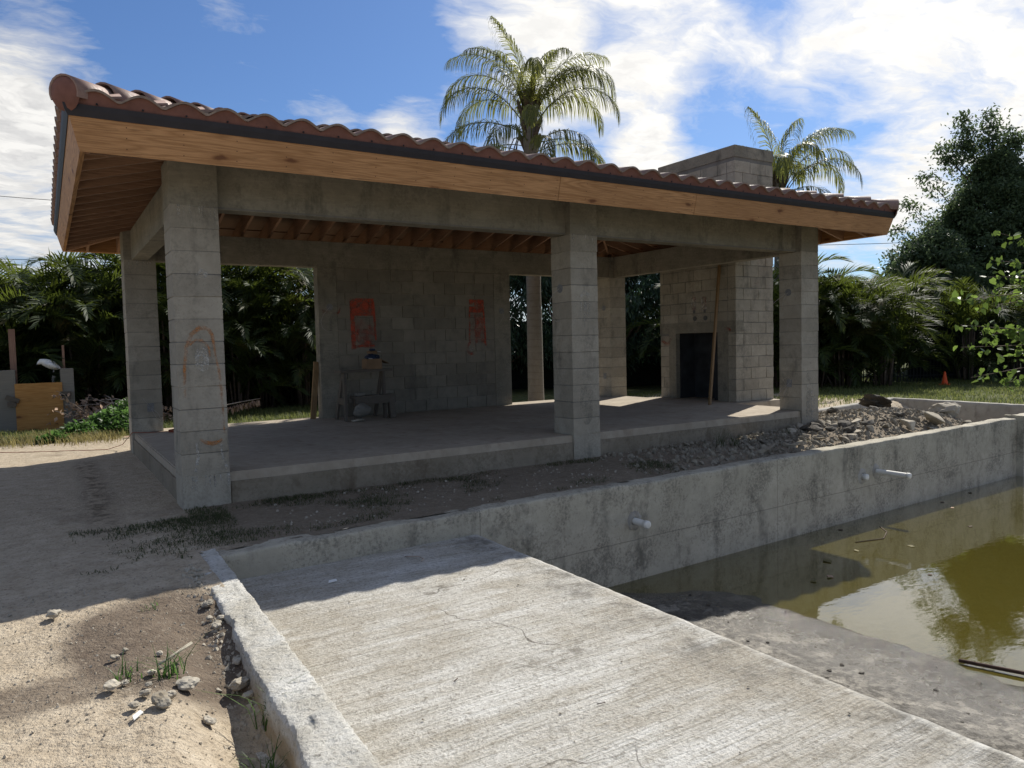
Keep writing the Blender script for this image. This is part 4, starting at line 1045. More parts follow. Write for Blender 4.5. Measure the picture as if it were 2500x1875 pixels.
# ------------------------------------------------------------------ things in and around the pavilion
# marks and smears on columns, parts of the column they sit on
def ribbon(pts, w, axis, off, mat, parent, name, nseg=6):
    """flat painted stroke on a face: pts (a,z); axis 'y' -> face at y=off, 'x' -> face at x=off"""
    P = [Vector((a, z)) for a, z in pts]; V = []; F = []
    w = w if isinstance(w, (list, tuple)) else [w]*len(P)
    for i, p in enumerate(P):
        d = (P[min(i+1, len(P)-1)]-P[max(i-1, 0)]).normalized(); n = Vector((-d.y, d.x))
        for s in (-1, 1):
            q = p + n*s*w[i]/2; V.append((q.x, off, q.y) if axis == 'y' else (off, q.x, q.y))
        if i: F.append((2*i-2, 2*i-1, 2*i+1, 2*i))
    return obj(name, mkmesh(name, V, F, M[mat]), parent)
arch = [(.05, .72), (.06, 1.0), (.085, 1.18), (.13, 1.29), (.20, 1.345), (.27, 1.34), (.305, 1.28), (.325, 1.1), (.35, .95), (.365, .75), (.37, .55), (.375, .37)]
ribbon(arch, [.02, .025, .03, .035, .04, .04, .03, .012, .022, .022, .018, .014], 'y', -.006, 'orange', COLS['A'], 'paint_mark')
ribbon([(.11, 1.19), (.16, 1.235), (.22, 1.23), (.27, 1.17), (.28, 1.08)], [.016, .022, .022, .018, .012], 'y', -.006, 'orange', COLS['A'], 'paint_mark')
ribbon([(.165, .335), (.21, .30), (.27, .285), (.33, .30), (.355, .325)], [.02, .035, .04, .03, .02], 'y', -.006, 'orange', COLS['A'], 'paint_mark')
ribbon([(.20, 1.17), (.205, 1.14), (.21, 1.08), (.21, 1.02), (.215, .97), (.21, .95)], [.03, .09, .12, .12, .08, .02], 'y', -.006, 'smear', COLS['A'], 'mortar_smear')
ribbon([(.13, .30), (.14, .18), (.11, .04)], [.02, .025, .03], 'y', -.006, 'smear', COLS['A'], 'mortar_smear')
ribbon([(.34, .28), (.35, .14), (.385, .05), (.40, -.12)], [.02, .02, .03, .03], 'y', -.006, 'smear', COLS['A'], 'mortar_smear')
rs = random.Random(9)
for k in range(13):
    a = .05 + .31*rs.random(); ribbon([(a, .0), (a+.003, -.05), (a, -.06-.1*rs.random())], [.014, .008, .005], 'y', -.0065, 'smear', COLS['A'], 'mortar_drip')
    a = .03 + .35*rs.random(); ribbon([(a, BT), (a, BT-.04), (a+.003, BT-.05-.09*rs.random())], [.01, .006, .003], 'y', -.0065, 'smear', COLS['A'], 'mortar_drip')
    a = 4.43 + .36*rs.random(); ribbon([(a, BT), (a, BT-.05-.1*rs.random())], [.012, .004], 'y', -.0065, 'smear', COLS['B'], 'mortar_drip')
    a = 4.50 + .2*rs.random(); ribbon([(a, 1.62), (a, 1.5-.2*rs.random())], [.010, .004], 'y', -.0065, 'smear', COLS['B'], 'mortar_drip')
    a = 8.83 + .33*rs.random(); ribbon([(a, .1+.3*rs.random()), (a, -.15)], [.012, .006], 'y', -.0065, 'smear', COLS['D'], 'mortar_drip')
    a = .05 + .32*rs.random(); ribbon([(a, BT), (a, BT-.06-.12*rs.random())], [.010, .003], 'y', 4.4935, 'smear', COLS['E'], 'mortar_drip')
ribbon([(.2, 1.80), (.24, 1.84), (.29, 1.82)], [.05, .09, .04], 'y', -.006, 'smear', COLS['A'], 'mortar_smear')
ribbon([(4.52, 1.66), (4.60, 1.74), (4.68, 1.70)], [.03, .06, .04], 'y', -.006, 'smear', COLS['B'], 'mortar_smear')
ribbon([(4.61, .62), (4.61, .5), (4.60, .3), (4.61, .18), (4.61, .12)], [.16, .20, .20, .16, .05], 'y', -.006, 'smear2', COLS['B'], 'mortar_smear')
ribbon([(8.97, .75), (8.98, .6), (8.99, .2), (8.98, -.1)], [.10, .18, .22, .20], 'y', -.006, 'smear2', COLS['D'], 'mortar_smear')
# spray paint on the rear wall
yp = 4.5245
def rect(a0, z0, a1, z1, mat, nm='paint_mark'): ribbon([((a0+a1)/2, z1), ((a0+a1)/2, z0)], a1-a0, 'y', yp, mat, wall, nm)
rect(3.275, 1.66, 3.69, 1.945, 'redpaint'); rect(3.29, 1.13, 3.70, 1.66, 'redthin')
ribbon([(3.30, 1.9), (3.315, 1.5), (3.32, 1.1)], [.06, .075, .08], 'y', yp-.001, 'redpaint', wall, 'paint_mark')
ribbon([(3.68, 1.9), (3.70, 1.55), (3.71, 1.25)], [.04, .04, .025], 'y', yp-.001, 'redpaint', wall, 'paint_mark')
ribbon([(3.30, 1.15), (3.55, 1.165), (3.68, 1.16)], [.05, .03, .02], 'y', yp-.002, 'redpaint', wall, 'paint_mark')
ribbon([(3.45, 1.40), (3.50, 1.25), (3.60, 1.36), (3.44, 1.30), (3.62, 1.2)], .02, 'y', yp-.001, 'redthin', wall, 'paint_mark')
rect(5.515, 1.72, 5.82, 1.955, 'redpaint'); rect(5.50, 1.17, 5.825, 1.72, 'redthin')
ribbon([(5.52, 1.75), (5.505, 1.2)], .025, 'y', yp-.001, 'redpaint', wall, 'paint_mark')
ribbon([(5.81, 1.75), (5.83, 1.4), (5.84, 1.12)], [.035, .03, .04], 'y', yp-.001, 'redpaint', wall, 'paint_mark')
ribbon([(5.52, 1.32), (5.60, 1.48), (5.66, 1.3), (5.82, 1.22)], .018, 'y', yp-.002, 'redthin', wall, 'paint_mark')
circ = [(5.545+.085*math.cos(t), 1.075+.10*math.sin(t)) for t in [i*math.pi/7 for i in range(15)]]
ribbon(circ, .05, 'y', yp-.001, 'redthin', wall, 'paint_mark')
ribbon([(5.51, 1.07), (5.54, 1.03), (5.58, 1.08)], [.02, .03, .02], 'y', yp-.002, 'smear', wall, 'mortar_smear')
ribbon([(2.80, 1.74), (2.95, 1.69), (3.08, 1.71), (3.12, 1.79)], [.05, .05, .04, .02], 'y', 4.5285, 'redthin', wall, 'paint_mark')
ribbon([(3.35, .45), (3.5, .43)], .02, 'y', yp, 'redthin', wall, 'paint_mark')
# paint on the fireplace
fx = FX0-.0065
ribbon([(3.62, 1.31), (3.52, 1.345), (3.42, 1.32)], .05, 'x', fx, 'redthin', fp, 'paint_mark')
ribbon([(3.64, 1.14), (3.55, 1.08), (3.45, 1.08), (3.38, 1.16)], .06, 'x', fx, 'redthin', fp, 'paint_mark')
ribbon([(2.02, 1.35), (1.9, 1.28)], .05, 'x', fx, 'redthin', fp, 'paint_mark')
for yy in (2.78, 2.52):
    ribbon([(yy, 1.92), (yy, 1.66)], .13, 'x', fx-.0005, 'smear', fp, 'mortar_smear'); ribbon([(yy, 1.93), (yy, 1.7)], .10, 'x', fx-.0015, 'redthin', fp, 'paint_mark')
    obj('vent_hole', MB().tube([(FX0+.02, yy-.02, 1.53), (FX0-.006, yy-.02, 1.53)], .045, 14).mesh('vent_hole', M['firebrick']), fp)
    obj('vent_hole', MB().box(FX0-.0075, yy-.03, 1.63, FX0, yy+.02, 1.69).mesh('vent_hole', M['firebrick']), fp)
ribbon([(10.0, 2.16), (9.9, 2.13), (9.83, 2.12)], [.06, .04, .02], 'y', FY0-.006, 'redthin', fp, 'paint_mark')
# junction boxes with loose wires
def jbox(parent, c, axis, tail, round_=True):
    c = Vector(c); n = Vector((-1, 0, 0)) if axis == 'x' else Vector((0, -1, 0)); s = Vector((0, 1, 0)) if axis == 'x' else Vector((1, 0, 0))
    b = MB()
    if round_: b.tube([c + n*-.02, c + n*.006, c + n*.0062], [.055, .055, .02], 14)
    else:
        vs = [c + s*a + Vector((0, 0, z)) + n*o for o in (-.02, .006) for a, z in ((-.045, -.06), (.045, -.06), (.045, .06), (-.045, .06))]
        b.add(vs, [(0, 1, 2, 3), (7, 6, 5, 4), (0, 4, 5, 1), (1, 5, 6, 2), (2, 6, 7, 3), (3, 7, 4, 0)])
    j = obj('junction_box', b.mesh('junction_box', M['metalbox']), parent)
    for t in tail:
        pts = [c + s*a + Vector((0, 0, z)) + n*o for a, z, o in t]
        obj('loose_wire', MB().tube(pts, .0035, 5).mesh('loose_wire', M['wire'], True), j)
loop = [(0, 0, .01), (.06, -.05, .05), (.13, -.13, .06), (.17, -.24, .05), (.14, -.34, .04), (.06, -.40, .03), (-.02, -.40, .03)]
jbox(COLS['B'], (4.408, .227, 1.80), 'x', [loop])
jbox(COLS['D'], (8.785, .236, 1.83), 'x', [[(0, 0, .01), (.12, -.09, .07), (.23, -.17, .09)], [(0, 0, .01), (.06, -.12, .04), (.10, -.28, .03)]])
jbox(COLS['D'], (8.785, .225, .42), 'x', [[(-.02, .0, .01), (-.06, .06, .04), (.0, .10, .05), (.08, .06, .04), (.05, -.02, .02)], [(0, 0, .01), (.12, -.12, .05), (.2, -.22, .05)], [(0, 0, .01), (.06, -.15, .03), (.12, -.26, .02)]], False)
jbox(COLS['C'], (8.785, 4.70, 1.83), 'x', [[(a, z, o) for a, z, o in loop]]); jbox(COLS['C'], (8.785, 4.70, .43), 'x', [], False)
jbox(COLS['E'], (.25, 4.50, .35), 'y', [[(0, 0, .01), (-.06, .08, .04), (-.1, .14, .05)], [(0, 0, .01), (.08, -.08, .05), (.13, -.18, .04)], [(0, 0, .01), (.05, -.13, .05), (.12, -.2, .03)]], False)
jbox(wall, (2.937, 4.53, 1.80), 'y', [[(-a, z, o) for a, z, o in loop]]); jbox(wall, (6.20, 4.53, 1.75), 'y', [[(-.0, 0, .01), (.03, -.1, .03), (-.04, -.2, .03), (-.1, -.26, .03)]])

# leaning lumber
def plank(a, b, w, h, label, mat='stud', up=(0, 1, 0)):
    a = Vector(a); b = Vector(b)
    o = obj('lumber_board', MB().bar((0, 0, 0), b-a, w, h, up).mesh('lumber_board', M[mat]), None, a); return tag(o, label, 'board')
plank((2.62, 4.60, .0), (2.728, 4.665, .92), .085, .038, 'short stud leaning in the left rear opening against the wall end')
plank((8.70, 1.78, .0), (9.352, 2.12, 2.46), .045, .038, 'long board leaning against the fireplace front')

# work bench (sawhorse with a board, tools and scraps)
sh = thing('sawhorse', 'old dark timber sawhorse bench standing before the rear wall', 'sawhorse', (3.3, 4.05, 0))
obj('top_board', MB().bar((2.84, 3.98, .765), (3.76, 4.12, .765), .20, .04).mesh('top_board', M['oldwood']), sh)
for x, y in ((2.94, 4.0), (3.62, 4.08)):
    obj('leg', MB().bar((x-.06, y-.22, 0), (x, y-.02, .745), .085, .035, (1, 0, 0)).mesh('leg', M['oldwood']), sh)
    obj('leg', MB().bar((x-.06, y+.22, 0), (x, y+.02, .745), .085, .035, (1, 0, 0)).mesh('leg', M['oldwood']), sh)
    obj('gusset', MB().bar((x-.03, y-.12, .30), (x-.03, y+.12, .30), .04, .10).mesh('gusset', M['oldwood']), sh)
bl = thing('step_bench', 'low timber step bench standing under the sawhorse', 'bench', (3.4, 3.85, 0))
obj('top_board', MB().bar((3.02, 3.83, .36), (3.72, 3.92, .36), .2, .04).mesh('top_board', M['oldwood']), bl)
obj('apron', MB().bar((3.03, 3.74, .295), (3.73, 3.83, .295), .025, .09).mesh('apron', M['oldwood']), bl)
for x in (3.08, 3.66): obj('leg', MB().bar((x, 3.80, 0), (x, 3.86, .34), .1, .09, (1, 0, 0)).mesh('leg', M['oldwood']), bl)
cb = thing('cardboard_box', 'open cardboard box stuffed with plastic on the sawhorse top', 'box', (3.46, 4.06, .787))
m = MB()
for x0, y0, x1, y1 in ((3.32, 3.95, 3.57, 3.957), (3.32, 4.17, 3.57, 4.177), (3.32, 3.957, 3.327, 4.17), (3.563, 3.957, 3.57, 4.17)): m.box(x0, y0, .787, x1, y1, .95)
m.box(3.327, 3.957, .787, 3.563, 4.17, .793)
obj('carton', m.mesh('carton', M['cardboard']), cb)
obj('flap', MB().bar((3.57, 4.06, .93), (3.70, 4.06, .87), .22, .006, (0, 0, 1)).mesh('flap', M['cardboard']), cb)
bm_ = rock_mesh(51, 3, .35, .7, 'bluebag'); o = tag(obj('plastic_bag', bm_, None, (3.45, 4.06, .965), (0, 0, .5)), 'crumpled dark blue plastic bag in the cardboard box', 'bag'); o.scale = (.25, .21, .18)
o = tag(obj('toolbox_lid', bevbox('lid', .16, .1, .045, .012, M['cardboard']), None, (3.45, 4.06, 1.055), (.05, 0, .3)), 'small flat tan carton on top of the plastic bag', 'carton')
o = tag(obj('dark_cap', bevbox('cap', .10, .07, .035, .015, M['bluebag']), None, (3.455, 4.06, 1.096), (.05, 0, .35)), 'small dark blue block topping the pile on the sawhorse', 'block')
flake('paper_scrap', (3.37, 3.944, .955), .035, .028, 'paper', 'white paper scrap at the front of the cardboard box', 'scrap', .4)
flake('paper_scrap', (3.55, 4.0, 1.06), .03, .03, 'paper', 'white crumpled paper beside the tan carton', 'scrap', 1.4)
o = tag(obj('cement_bag', rock_mesh(57, 3, .2, .45, 'oldply'), None, (3.12, 3.72, .16), (.3, 0, .2)), 'grey paper sack slumped below the step bench', 'sack'); o.scale = (.30, .16, .5)
o = tag(obj('work_glove', rock_mesh(58, 3, .45, .4, 'stone'), None, (3.02, 3.62, .022), (0, 0, .2)), 'pale crumpled rag on the floor before the sawhorse', 'rag'); o.scale = (.22, .1, .09)
tag(obj('brick_offcut', bevbox('offcut', .14, .09, .045, .004, M['oldply']), None, (3.14, 3.86, .405), (0, 0, .1)), 'grey wood offcut on the step bench, left of the papers', 'offcut')
flake('paper_scrap', (3.4, 3.86, .387), .07, .05, 'oldply', 'grey sheet of paper lying on the step bench', 'scrap', .1)
# cord on the ground and coil by the rear column
coil = []
for i in range(90):
    t = i*2*math.pi/24; rr = .15+.012*math.sin(i*.9); coil.append((.58+rr*math.cos(t), 4.16+rr*.8*math.sin(t), .008+.0022*i/6))
pts = [(-3.2, 6.25, gz(-3.2, 6.25)+.006), (-2.2, 6.1, gz(-2.2, 6.1)+.006), (-1.6, 6.0, gz(-1.6, 6)+.006), (-1.2, 5.75, gz(-1.2, 5.75)+.006), (-.87, 5.65, gz(-.87, 5.65)+.006), (-.5, 5.42, gz(-.5, 5.42)+.006), (-.28, 5.3, gz(-.28, 5.3)+.006), (-.1, 4.95, -.2), (.0, 4.48, .012), (.2, 4.3, .012), (.45, 4.25, .012)] + coil
stick('extension_cord', pts, .005, 'cord', 'orange extension cord from the sand to a coil by the left rear column', 'cord')

# plywood forms at the left
pf = thing('plywood_form', 'plywood formwork with orange panel between two weathered grey piers', 'formwork', (-1.1, 9.3, -.3))
ZB = -.32
obj('pier', MB().box(-2.35, 9.3, ZB, -1.480, 9.62, .87).mesh('pier', M['oldply']), pf)
obj('pier', MB().box(-.762, 9.3, ZB, -.545, 9.62, .87).mesh('pier', M['oldply']), pf)
obj('panel', MB().box(-1.495, 9.275, ZB, -.742, 9.296, .615).mesh('panel', M['ply']), pf)
for x, w, z, mt, wz in ((-1.505, .105, 1.64, 'redwood', .04), (-.69, .042, 1.32, 'redwood', .04)):
    obj('stake', MB().box(x-w/2, 9.64, ZB, x+w/2, 9.68, z).mesh('stake', M[mt]), pf)
obj('stake', MB().box(-.77, 9.66, ZB, -.715, 9.70, 1.01).mesh('stake', M['oldwood']), pf)
for a, b_ in (((-1.64, .38), (-1.44, .29)), ((-1.62, .24), (-1.48, .24)), ((-.785, .395), (-.60, .39)), ((-.76, .33), (-.61, .325))):
    obj('cleat', MB().bar((a[0], 9.255, a[1]), (b_[0], 9.255, b_[1]), .03, .085).mesh('cleat', M['oldwood']), pf)
# speckled bird figure on its post
def bird():
    t = thing('bird_figure', 'white speckled bird-shaped figure tilted on a post behind the orange panel', 'figurine', (-.87, 9.62, -.3))
    m, t_, b = newmat('speckled_white'); p = pos(t_)
    v = node(t_, 'ShaderNodeTexVoronoi', {'Vector': scaled(t_, p, (1, 1, 1.6)), 'Scale': 55.}).outputs[0]
    setb(t_, b, nmix(t_, nmath(t_, 'MULTIPLY', nramp(t_, v, .33, .20), nramp(t_, node(t_, 'ShaderNodeSeparateXYZ', {0: p}).outputs[0], -1.02, -.95)), (.75, .75, .73), (.10, .10, .10)), .5)
    ax = [(-1.125, .965, .012), (-1.10, .985, .03), (-1.07, 1.01, .052), (-1.03, 1.005, .062), (-.97, .985, .078), (-.90, .95, .085), (-.84, .915, .07), (-.79, .885, .045), (-.755, .868, .012)]
    obj('body', MB().tube([(x, 9.6, z) for x, z, _ in ax], [q for *_, q in ax], 16).mesh('body', m, True), t)
    obj('wing', MB().tube([(-1.0, 9.53, .985), (-.92, 9.515, .95), (-.84, 9.525, .91), (-.77, 9.56, .872)], [.02, .05, .045, .008], 10).mesh('wing', m, True), t)
    obj('beak', MB().tube([(-1.12, 9.6, .962), (-1.145, 9.6, .952)], [.012, .002], 8).mesh('beak', M['metalbox'], True), t)
    obj('foot', MB().tube([(-.86, 9.6, .88), (-.865, 9.6, .80)], .013, 8).mesh('foot', M['metalbox']), t)
    obj('post', MB().tube([(-.87, 9.62, -.3), (-.87, 9.62, .70), (-.87, 9.62, .73)], [.035, .035, .02], 10).mesh('post', M['oldply']), t)
bird()
# brush pile of dead branches
bp = thing('brush_pile', 'heap of dead brown branches and dry leaves behind the weeds', 'brush pile', (0, 9.0, -.3))
rs = random.Random(17); r = np.random.RandomState(17); m = MB(); C = []
for k in range(90):
    a = Vector((rs.uniform(-.6, .8), rs.uniform(8.8, 9.7), rs.uniform(-.3, .1))); az = rs.uniform(0, 6.28); el = rs.uniform(-.1, .7); L_ = rs.uniform(.5, 1.1)
    d = Vector((math.cos(az)*math.cos(el), math.sin(az)*.6*math.cos(el), math.sin(el))); pts = [a + d*L_*t + Vector((0, 0, -.22*t*t + .05*math.sin(t*5+k))) for t in (0, .3, .6, 1)]
    pts = [Vector((p.x, p.y, min(p.z, .72 - .50*abs(p.x+.35)))) for p in pts]
    m.tube(pts, [.014, .011, .008, .003], 5)
    for _ in range(16):
        t = rs.random(); p = pts[0]*(1-t) + pts[-1]*t; C.append((p.x+rs.gauss(0, .05), p.y+rs.gauss(0, .05), p.z+rs.gauss(0, .05)))
obj('branches', m.mesh('branches', M['twig'], True), bp)
V, F = leafcloud('', np.array(C), .10, 'deadleaf', r, .5, .55); obj('dry_leaves', npmesh('dry_leaves', V, F, M['deadleaf']), bp)
db = thing('dead_branch', 'dead branch with hanging dry leaves low behind the left opening', 'branch', (2.3, 9.0, .0))
obj('stem', MB().tube([(.9, 8.9, -.28), (1.5, 8.95, -.15), (2.1, 9.0, .0), (2.5, 9.0, .06), (2.85, 9.0, .10)], [.02, .018, .014, .01, .006], 6).mesh('stem', M['twig'], True), db)
C = []; 
for k in range(150):
    t = rs.random()**.7; x = .95+1.85*t; C.append((x+rs.gauss(0, .03), 9.0+rs.gauss(0, .06), -.27+.36*t - rs.random()*.04))
V, F = leafcloud('', np.array(C), .14, 'deadleaf', r, 1.6, .42); obj('dry_leaves', npmesh('dry_leaves', V, F, M['deadleaf']), db)
# cone
cn = thing('traffic_cone', 'small orange traffic cone on the shaded lawn near the fence', 'cone', (20.2, 3.75, -.3))
obj('base', bevbox('base', .21, .21, .03, .008, M['cone']), cn, (20.2, 3.75, gz(20.2, 3.75)+.015))
obj('body', MB().lathe([(.085, .03), (.022, .37), (.018, .38), (.0, .38)], (20.2, 3.75, gz(20.2, 3.75)), 18).mesh('body', M['cone'], True), cn)
# ------------------------------------------------------------------ palms
def frond_np(L_, nl, ll, e0, bend, wid, droop, r, v0=.5, t0=.12, segs=2, amax=62, amin=22, bp=1.25):
    """one pinnate leaf in the local x-z plane; returns vertices and triangles"""
    n = 16; t = np.linspace(0, 1, n+1); ang = e0 - bend*t**bp
    dx = np.cos(ang); dz = np.sin(ang)
    X = np.concatenate([[0], np.cumsum((dx[:-1]+dx[1:])/2)])*L_/n; Z = np.concatenate([[0], np.cumsum((dz[:-1]+dz[1:])/2)])*L_/n
    V = []; F = []
    for i in range(n+1):                                        # rachis, three-sided
        w = .016*(1-t[i])+.003; T = np.array([dx[i], 0, dz[i]]); U = np.array([-dz[i], 0, dx[i]]); p = np.array([X[i], 0, Z[i]])
        V += [p+np.array([0, w, 0]), p-np.array([0, w, 0]), p-U*w*1.2]
        if i:
            a = 3*(i-1)
            for k in range(3):
                b, c = a+k, a+(k+1) % 3; F += [(b, c, c+3), (b, c+3, b+3)]
    for k in range(nl):
        tt = t0 + (1-t0)*(k+.5)/nl
        for sd in (-1, 1):
            q = min(.999, max(t0, tt + r.normal()*.004)); x = np.interp(q, t, X); z = np.interp(q, t, Z); a = np.interp(q, t, ang)
            T = np.array([np.cos(a), 0, np.sin(a)]); U = np.array([-np.sin(a), 0, np.cos(a)]); S = np.array([0, sd, 0.])
            al = np.radians(amax + (amin-amax)*q) + r.normal()*.09; v = v0 + r.normal()*.16
            d = T*np.cos(al) + (S*np.cos(v) + U*np.sin(v))*np.sin(al)
            le = ll*(np.sin(np.pi*(.14+.80*q))**.65)*r.uniform(.85, 1.1); p = np.array([x, 0, z]); o = len(V)
            wv = np.cross(d, np.cross(T, d)); wv = T - d*np.dot(T, d); wv /= np.linalg.norm(wv)+1e-9; wv = wv*wid/2
            V += [p-wv*.6, p+wv*.6]
            for s in range(segs):
                p = p + d*le/segs; d = d + np.array([0, 0, -droop*(s+1)]); d /= np.linalg.norm(d)
                if s < segs-1: V += [p-wv, p+wv]; F += [(o+2*s, o+2*s+1, o+2*s+3), (o+2*s, o+2*s+3, o+2*s+2)]
                else: V += [p]; F += [(o+2*s, o+2*s+1, o+2*s+2)]
    return np.array(V), np.array(F)
def rotz(V, a):
    c, s = math.cos(a), math.sin(a); return np.stack([V[:, 0]*c-V[:, 1]*s, V[:, 0]*s+V[:, 1]*c, V[:, 2]], 1)
def areca_mesh(seed, nf, hmax):
    r = np.random.RandomState(seed); Vs = []; Fs = []; o = 0; st = MB()
    for k in range(nf):
        az = r.uniform(0, 6.283); h = r.uniform(.0, 1.)**.9*hmax*.60; rad = r.uniform(.05, .45); e0 = np.radians(r.uniform(42, 84)); L_ = r.uniform(1.5, 2.15)
        V, F = frond_np(L_, 30, .50, e0, np.radians(r.uniform(70, 125)), .031, .26, r, .5, .16, 2)
        V = rotz(V, az) + np.array([rad*math.cos(az), rad*math.sin(az), h]); Vs.append(V); Fs.append(F+o); o += len(V)
        if k % 3 == 0: st.tube([(rad*.6*math.cos(az), rad*.6*math.sin(az), 0), (rad*math.cos(az), rad*math.sin(az), h+.05)], [.03, .022], 6)
    return npmesh('crown', np.concatenate(Vs), np.concatenate(Fs), M['areca']), st.mesh('stems', M['bark'], True)
ARE = [areca_mesh(s, 44, 3.8) for s in (1, 2, 3, 4, 5)]
def areca(x, y, sc, rz, i, label, group):
    t = thing('areca_palm', label, 'palm', (x, y, -.32), group, rz); t.scale = (sc, sc, sc)
    obj('stems', ARE[i][1], t, inv=False); obj('crown', ARE[i][0], t, inv=False); return t
rs = random.Random(33)
LG = 'feathery areca palm clump in the tall hedge behind the pavilion'
for k, (x, y, sc) in enumerate(((-3.1, 11.2, 1.02), (-2.0, 11.0, 1.0), (-1.2, 11.7, 1.10), (-.3, 11.0, .93), (.55, 11.6, .98), (1.35, 11.0, .95), (2.1, 11.7, 1.0), (2.8, 10.9, .86), (3.6, 11.4, 1.0), (4.4, 10.9, .9), (5.2, 11.5, .95), (6.1, 11.2, .9), (-4.2, 11.6, 1.1), (3.2, 12.4, 1.36), (1.6, 12.6, 1.3), (.1, 12.5, 1.2), (-1.6, 12.6, 1.22), (4.6, 12.5, 1.36), (2.4, 12.6, 1.36), (-3.2, 12.5, 1.2), (6.0, 12.6, 1.36), (.8, 12.5, 1.2), (-.8, 12.6, 1.2))):
    areca(x, y, sc, rs.uniform(0, 6.3), k % 5, LG, 'areca palms in the hedge behind the pavilion')
RG = 'dense areca palm clump right of the pavilion before the fence'
for k, (x, y, sc) in enumerate(((15.6, 7.0, .95), (16.6, 6.4, 1.0), (17.3, 5.9, .98), (18.1, 5.5, .98), (18.9, 4.8, .95), (17.0, 7.4, 1.08), (18.4, 6.6, 1.05), (14.7, 7.9, 1.0), (19.4, 5.9, 1.05), (20.3, 5.6, .9), (19.0, 7.0, 1.2), (17.9, 7.6, 1.25), (22.0, 6.4, 1.1), (22.4, 4.2, .95), (23.4, 3.4, .95), (24.4, 2.4, 1.0))):
    areca(x, y, sc, rs.uniform(0, 6.3), (k+2) % 5, RG, 'areca palms right of the pavilion')
# queen palms, each frond a part
def queen_fronds(seed, n):
    out = []
    for k in range(n):
        r = np.random.RandomState(seed+k)
        e0, bend = [(86, 60), (80, 110), (72, 140), (60, 150), (20, 120), (74, 140)][k]
        V, F = frond_np(2.75, 60, .78, np.radians(e0), np.radians(bend), .019, .75, r, .0, .22, 4, 56, 22, 1.7)
        out.append(npmesh('frond', V, F, M['queen']))
    return out
QF = queen_fronds(70, 6)
def queen(x, y, zc, rad, label, sc, seed, lst, thin=.16):
    t = thing('queen_palm', label, 'palm', (x, y, -.32)); rs = random.Random(seed); h = zc+.32
    pr = [(rad*1.08, 0), (rad*1.0, .5), (rad*.97, 1.6), (rad*.9, 2.6), (rad*.96, 3.3), (rad*.86, h*.75), (rad*.8, h-1.3), (rad*.95, h-1.0), (rad*.95, h-.5), (rad*.5, h+.1)]
    obj('trunk', MB().lathe(pr, (0, 0, 0), 18).mesh('trunk', M['palmtrunk'], True), t, inv=False)
    # old leaf bases round the crown shaft
    for k in range(16):
        a = k*2.4; z = h-1.25+.075*k; d = Vector((math.cos(a), math.sin(a), 0))
        obj('leaf_base', MB().tube([d*rad*.55 + Vector((0, 0, z)), d*rad*1.25 + Vector((0, 0, z+.28)), d*rad*1.5 + Vector((0, 0, z+.45))], [.07, .05, .02], 6).mesh('leaf_base', M['bark'], True), t, inv=False)
    for az, k, s, zo in lst:
        o = obj('frond', QF[k], t, (math.cos(R(az))*.06, math.sin(R(az))*.06, h-.75+zo), (rs.uniform(-.12, .12), 0, R(az)), inv=False); o.scale = (s*sc,)*3
    return t
# azimuths in degrees, measured in plan; the camera sees the crown from the lower left
L1 = [(-32, 3, 1., 0), (-20, 2, 1.02, .1), (-48, 5, .98, 0), (150, 3, 1., 0), (136, 2, 1., .1), (165, 4, 1., -.1), (-5, 3, .95, 0), (120, 3, .95, 0), (-40, 1, .95, .1), (140, 1, 1.0, .1),
      (60, 2, .9, 0), (-120, 2, .9, 0), (-75, 4, .8, -.35), (-150, 4, .85, -.3), (-10, 4, .9, -.3), (110, 4, .85, -.35), (-110, 4, .75, -.5), (-40, 4, .8, -.5), (150, 4, .8, -.5), (-125, 3, .7, -.4), (10, 0, .8, .2), (-170, 0, .85, .2), (-60, 5, .9, 0), (180, 1, .9, .1), (100, 0, .75, .25), (-90, 1, .8, .1)]
queen(8.1, 6.25, 6.5, .175, 'tall queen palm with drooping fronds rising behind the roof', .95, 1, L1)
L2 = [(-32, 2, 1., 0), (-15, 3, 1., 0), (-50, 1, 1., .1), (140, 2, .95, 0), (120, 1, .9, .1), (20, 2, .9, 0), (-110, 2, .9, 0), (-80, 1, .9, .1), (70, 1, .9, 0), (170, 3, .9, 0), (-140, 3, .9, 0), (0, 0, .9, .2), (-60, 3, 1., -.1), (90, 3, .9, 0), (180, 0, .9, .15), (-100, 4, .85, -.1)]
queen(17.8, 7.35, 6.1, .17, 'smaller queen palm behind the chimney', 1.1, 2, L2)
L3 = [(a, k, .8, 0) for a, k in ((-20, 3), (20, 2), (70, 1), (120, 2), (160, 3), (-60, 2), (-110, 1), (-150, 3), (40, 0))]
queen(16.7, 8.3, 6.15, .15, 'palm top just showing over the left side of the chimney', .9, 3, L3)
for az, L_ in ((150, 1.0), (135, .8), (-30, .9), (-48, 1.1), (170, .7)):    # hanging old flower stalks
    d = Vector((math.cos(R(az)), math.sin(R(az)), 0)); qp = [o for o in bpy.data.objects if o.name.startswith('queen_palm')][0]; h = 6.5+.32-1.25
    pts = [Vector((0, 0, h)) + d*(.75*L_*t**.8*.9) + Vector((0, 0, .30*math.sin(math.pi*min(1, t*1.15))*1.4 - 1.15*L_*t**3)) for t in (0, .15, .3, .45, .6, .75, .9, 1)]
    obj('old_stalk', MB().tube(pts, [.025, .02, .016, .014, .013, .03, .035, .01], 6).mesh('old_stalk', M['bark'], True), qp, inv=False)

